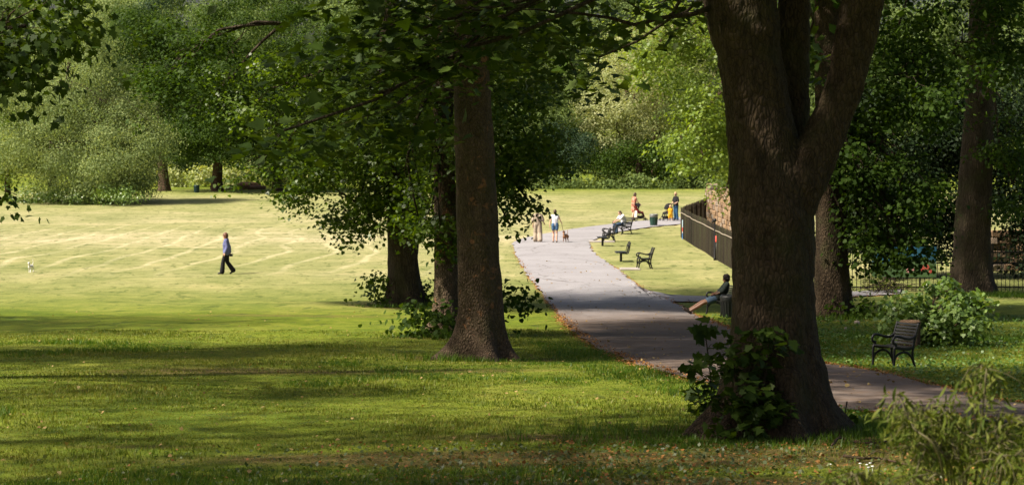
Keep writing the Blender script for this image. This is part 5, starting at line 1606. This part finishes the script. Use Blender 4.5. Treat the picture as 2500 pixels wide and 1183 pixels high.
mb = MB(); A = crom([tuple(V3((0, 0, 0))), tuple((dn - hw) * .5 + V3((0, 0, -.08))), tuple(dn - hw)], 8); mb.tube(A, .012, 6)
o = mb.build("dog_lead", M['strap'], None, True); o.location = hw; tag(o, "thin brown lead from the woman's hand down to the brown dog", "lead")

# man seated on the bench
M['white_tee'] = cloth("white_tee", (.64, .64, .67), .06)
J = pose(pel=(-.10, 0, .54), ch=(-.03, 0, .82), nk=(.05, 0, 1.02), hd=(.13, 0, 1.10), look=(.9, 0, -.55), shL=(.02, .185, .97), shR=(.02, -.185, .97), elL=(.20, .20, .78), elR=(.20, -.20, .78), haL=(.42, .10, .66), haR=(.42, -.08, .68),
         hipL=(-.06, .09, .53), hipR=(-.06, -.09, .53), knL=(.38, .14, .50), knR=(.38, -.12, .50), anL=(.36, .14, .09), anR=(.30, -.12, .09), toL=(.51, .16, .03), toR=(.45, -.13, .03))
t = person("man in white t-shirt and jeans sitting hunched forward on a bench by the path", gm + V3((0, 0, 0)), R(200), 1.02)
body(t, J, M['skin']); top(t, J, M['white_tee'], .8, .028, "t_shirt", True, (.075, .07, .06)); trousers(t, J, M['denim_dark'], 1.92, (.10, .078, .062)); shoes(t, J, M['shoe_black']); hair(t, J, M['hair_short'], 0, .004)

# woman in the floral dress with a pushchair
m, n, l, b = mat("floral_cloth")
tc = n.new("ShaderNodeTexCoord"); vo = n.new("ShaderNodeTexVoronoi"); vo.inputs["Scale"].default_value = 14; l.new(tc.outputs["Object"], vo.inputs["Vector"])
r_ = ramp(n, [(.0, (.45, .10, .06)), (.5, (.36, .09, .05)), (.75, (.55, .33, .24)), (1, (.20, .03, .03))]); l.new(vo.outputs["Color"], r_.inputs[0]); l.new(r_.outputs[0], b.inputs["Base Color"]); b.inputs["Roughness"].default_value = .9
M['floral'] = m
J = pose(ch=(.04, 0, 1.24), hd=(.10, .0, 1.575), nk=(.05, 0, 1.46), look=(.9, .1, -.35), shL=(.05, .165, 1.38), shR=(.05, -.165, 1.38), elL=(.16, .20, 1.14), haL=(.34, .16, 1.0), elR=(.16, -.21, 1.14), haR=(.34, -.16, 1.0), anR=(-.12, -.085, .09), toR=(.02, -.09, .03), knR=(-.03, -.085, .49))
g = G(1547, 538)
t = person("long haired woman in red floral dress bending over a pushchair on the path", g, R(28), .98)
body(t, J, M['skin']); hair(t, J, M['hair_brown'], .34)
def dr(mb):
    torso(mb, J, .018, True)
    for s in 'LR': mb.cap(J['sh' + s], .06, J['sh' + s].lerp(J['el' + s], .25), .055)
    for k in range(9):
        a = math.pi * 2 * k / 9; mb.cap((.0 + .05 * math.cos(a), .07 * math.sin(a), .98), .085, (.02 + .12 * math.cos(a), .15 * math.sin(a), .62), .05, 9)
    mb.cap((0, 0, .95), .12, (0, 0, .62), .14)
garment(t, "dress", M['floral'], dr); shoes(t, J, M['skin'])


def pram(name, label, loc, yaw, hood_up=True, red=False, group=None):
    t = empty(name, loc, label, "pushchair", "pushchairs on the path", yaw)
    fr = MB()
    for s in (-.2, .2):
        fr.tube([(.38, s * .9, .12), (.05, s, .55), (-.30, s, .86), (-.42, s, 1.0)], .014, 7); fr.tube([(-.30, s, .12), (.05, s, .55)], .014, 7); fr.tube([(-.30, s, .12), (.36, s * .9, .16)], .010, 6)
    fr.tube([(-.42, -.2, 1.0), (-.45, -.1, 1.02), (-.45, .1, 1.02), (-.42, .2, 1.0)], .018, 8); fr.tube([(-.30, -.2, .12), (-.30, .2, .12)], .012, 7)
    fr.build("frame", M['iron'], t, True)
    for (x, y_, r_) in ((.38, -.18, .09), (.38, .18, .09), (-.30, -.24, .12), (-.30, .24, .12)):
        w_ = MB(); A = [(x + r_ * .85 * math.cos(a), y_, r_ + r_ * .85 * math.sin(a)) for a in np.linspace(0, 2 * math.pi, 19)]
        w_.tube(A, r_ * .16, 7, False)
        for k in range(3): a = k * math.pi / 3; w_.tube([(x - r_ * .8 * math.cos(a), y_, r_ - r_ * .8 * math.sin(a)), (x + r_ * .8 * math.cos(a), y_, r_ + r_ * .8 * math.sin(a))], .008, 5)
        w_.build("wheel", M['shoe_black'], t, True)
    st = MB(); st.cap((-.02, .1, .52), .08, (-.02, -.1, .52), .08); st.cap((.16, .1, .50), .07, (.16, -.1, .50), .07); st.cap((-.1, .1, .58), .06, (-.24, .1, .86), .05); st.cap((-.1, -.1, .58), .06, (-.24, -.1, .86), .05); st.cap((-.1, 0, .58), .06, (-.24, 0, .86), .05); st.cap((.2, .1, .48), .04, (.28, .1, .26), .03); st.cap((.2, -.1, .48), .04, (.28, -.1, .26), .03); st.cap((.27, -.1, .26), .04, (.27, .1, .26), .04)
    st.build("seat", M['pram_red'] if red else M['black_cloth'], t, True, .02, 3)
    hd_ = MB()
    n1, n2 = 9, 8; Vh = []; Fh = []
    span = 1.9 if hood_up else 1.0
    for i in range(n1):
        a = -.35 + span * i / (n1 - 1)
        for j in range(n2):
            b_ = math.pi * j / (n2 - 1)
            rr = .30
            Vh.append((-.20 + rr * math.sin(a) * math.sin(b_) + .05, -.25 * math.cos(b_), .72 + rr * 1.15 * math.cos(a) * math.sin(b_)))
    for i in range(n1 - 1):
        for j in range(n2 - 1): Fh.append((i * n2 + j, i * n2 + j + 1, (i + 1) * n2 + j + 1, (i + 1) * n2 + j))
    hd_.add(Vh, Fh); o = hd_.build("hood", M['black_cloth'], t, True); so_ = o.modifiers.new("Solidify", 'SOLIDIFY'); so_.thickness = .02
    bk = MB(); bk.box((.02, 0, .24), (.42, .32, .14)); o = bk.build("basket", M['black_cloth'], t); o.modifiers.new("Bevel", 'BEVEL').width = .03
    return t
M['pram_red'] = cloth("pram_red", (.16, .015, .018))
pr = pram("pushchair", "black and red pushchair beside the woman in the floral dress", G(1561, 539), R(15), False, True)
M['muslin'] = cloth("pale_muslin", (.62, .52, .44), .08)
mb = MB()
for k in range(7): mb.cap((-.22, -.20 + .06 * k, .60), .02, (-.24 + .03 * (k % 2), -.22 + .07 * k, .22), .035, 8)
mb.build("muslin_cloth", M['muslin'], pr, True, .014, 3)
pram("pushchair", "big black pram with its round hood up by the child in yellow", G(1628, 540), R(-150), True)

# mother in black t-shirt behind the pram, and the child in yellow
J = pose(look=(.85, .3, -.3), hd=(.05, .02, 1.585), elL=(.02, .24, 1.14), haL=(.20, .12, 1.02), elR=(.04, -.23, 1.14), haR=(.22, -.10, 1.02), hipL=(0, .09, .90), knL=(.05, .15, .49), anL=(.02, .20, .085), toL=(.16, .25, .03), knR=(-.02, -.13, .49), anR=(-.10, -.19, .085), toR=(.05, -.20, .03))
M['denim_blue'] = cloth("blue_jeans", (.025, .075, .15))
t = person("blond woman in black t-shirt, jeans and sunglasses standing behind the big pram", G(1650, 538), R(215), 1.0)
body(t, J, M['skin']); top(t, J, M['black_cloth'], .85, .022, "t_shirt", True, (.07, .066, .06)); trousers(t, J, M['denim_blue'], 1.94, (.105, .082, .07)); shoes(t, J, M['shoe_black']); hair(t, J, M['hair_blond'], .05, .006)
f, l_, u_ = basis(J['look']); mb = MB()
mb.cap(J['hd'] + f * .092 + u_ * .022 + l_ * .034, .021, J['hd'] + f * .092 + u_ * .022 + l_ * .03, .021, 8); mb.cap(J['hd'] + f * .092 + u_ * .022 - l_ * .034, .021, J['hd'] + f * .092 + u_ * .022 - l_ * .03, .021, 8); mb.cap(J['hd'] + f * .1 + u_ * .026 + l_ * .02, .006, J['hd'] + f * .1 + u_ * .026 - l_ * .02, .006, 6)
for s in (-1, 1): mb.cap(J['hd'] + f * .09 + u_ * .024 + l_ * s * .055, .005, J['hd'] - f * .01 + u_ * .024 + l_ * s * .082, .005, 6)
mb.build("sunglasses", M['eye'], t, True)
M['yellow'] = cloth("yellow_cotton", (.62, .31, .02), .1); M['shoe_blue'] = plain("light_blue_shoe", (.25, .45, .55), .6, 0, .1)
J = pose(hd=(.02, 0, 1.50), nk=(0, 0, 1.36), ch=(0, 0, 1.15), pel=(0, 0, .80), shL=(0, .15, 1.28), shR=(0, -.15, 1.28), elL=(0, .24, 1.05), haL=(.08, .26, .86), elR=(.06, -.22, 1.05), haR=(.2, -.2, .95), hipL=(0, .09, .78), hipR=(0, -.09, .78), knL=(.02, .12, .44), knR=(.02, -.12, .44), anL=(0, .15, .09), anR=(0, -.15, .09), toL=(.18, .18, .035), toR=(.18, -.18, .035))
t = person("small blond child in a yellow outfit standing beside the big pram", G(1637, 540.5), R(80), .585)
body(t, J, M['skin'])
mbh = MB(); mbh.ball(J['hd'] + V3((0, 0, .02)), (.155, .14, .155), 14, 9); mbh.build("head_shape", M['skin'], t, True, .016, 1)
def ro(mb):
    torso(mb, J, .05, True)
    for s in 'LR': arm(mb, J, s, (.085, .085, .08), .7); leg(mb, J, s, (.15, .13, .12), 1.0)
    mb.cap((0, 0, .85), .18, (0, 0, .75), .18)
garment(t, "yellow_outfit", M['yellow'], ro, .018); shoes(t, J, M['shoe_blue'])
mb = MB(); mb.ball(J['hd'] + V3((-.025, 0, .06)), (.158, .15, .145), 14, 9); mb.build("hair", M['hair_blond'], t, True, .016, 1)

# the man lying back on the bench
M['shirt_dark'] = cloth("dark_patterned_shirt", (.014, .020, .017), .6, 14); M['denim_short'] = cloth("worn_denim", (.03, .05, .078)); M['shoe_brown'] = plain("dark_brown_shoe", (.022, .014, .01), .5)
J = pose(pel=(.12, 0, .53), ch=(-.06, 0, .76), nk=(-.13, 0, 1.0), hd=(-.10, .0, 1.115), look=(.97, .22, -.10), shL=(-.12, .18, .96), shR=(-.12, -.18, .96), elL=(.02, .25, .76), elR=(.04, -.24, .76), haL=(.22, .12, .66), haR=(.24, -.10, .66),
         hipL=(.18, .09, .52), hipR=(.18, -.09, .52), knL=(.60, .10, .39), knR=(.62, -.08, .41), anL=(1.02, .03, .13), anR=(1.04, .00, .17), toL=(1.19, .05, .20), toR=(1.22, .03, .24))
t = person("curly dark haired man in shorts lying back on a bench, bare legs stretched out", gr_, R(183), 1.0)
body(t, J, M['skin_shaded_tan']); top(t, J, M['shirt_dark'], 1.25, .022, "shirt", True, (.07, .062, .05)); trousers(t, J, M['denim_short'], .58, (.108, .10, .09), "shorts", .018); shoes(t, J, M['shoe_brown']); hair(t, J, M['hair_dark'], .03, .02, 34)
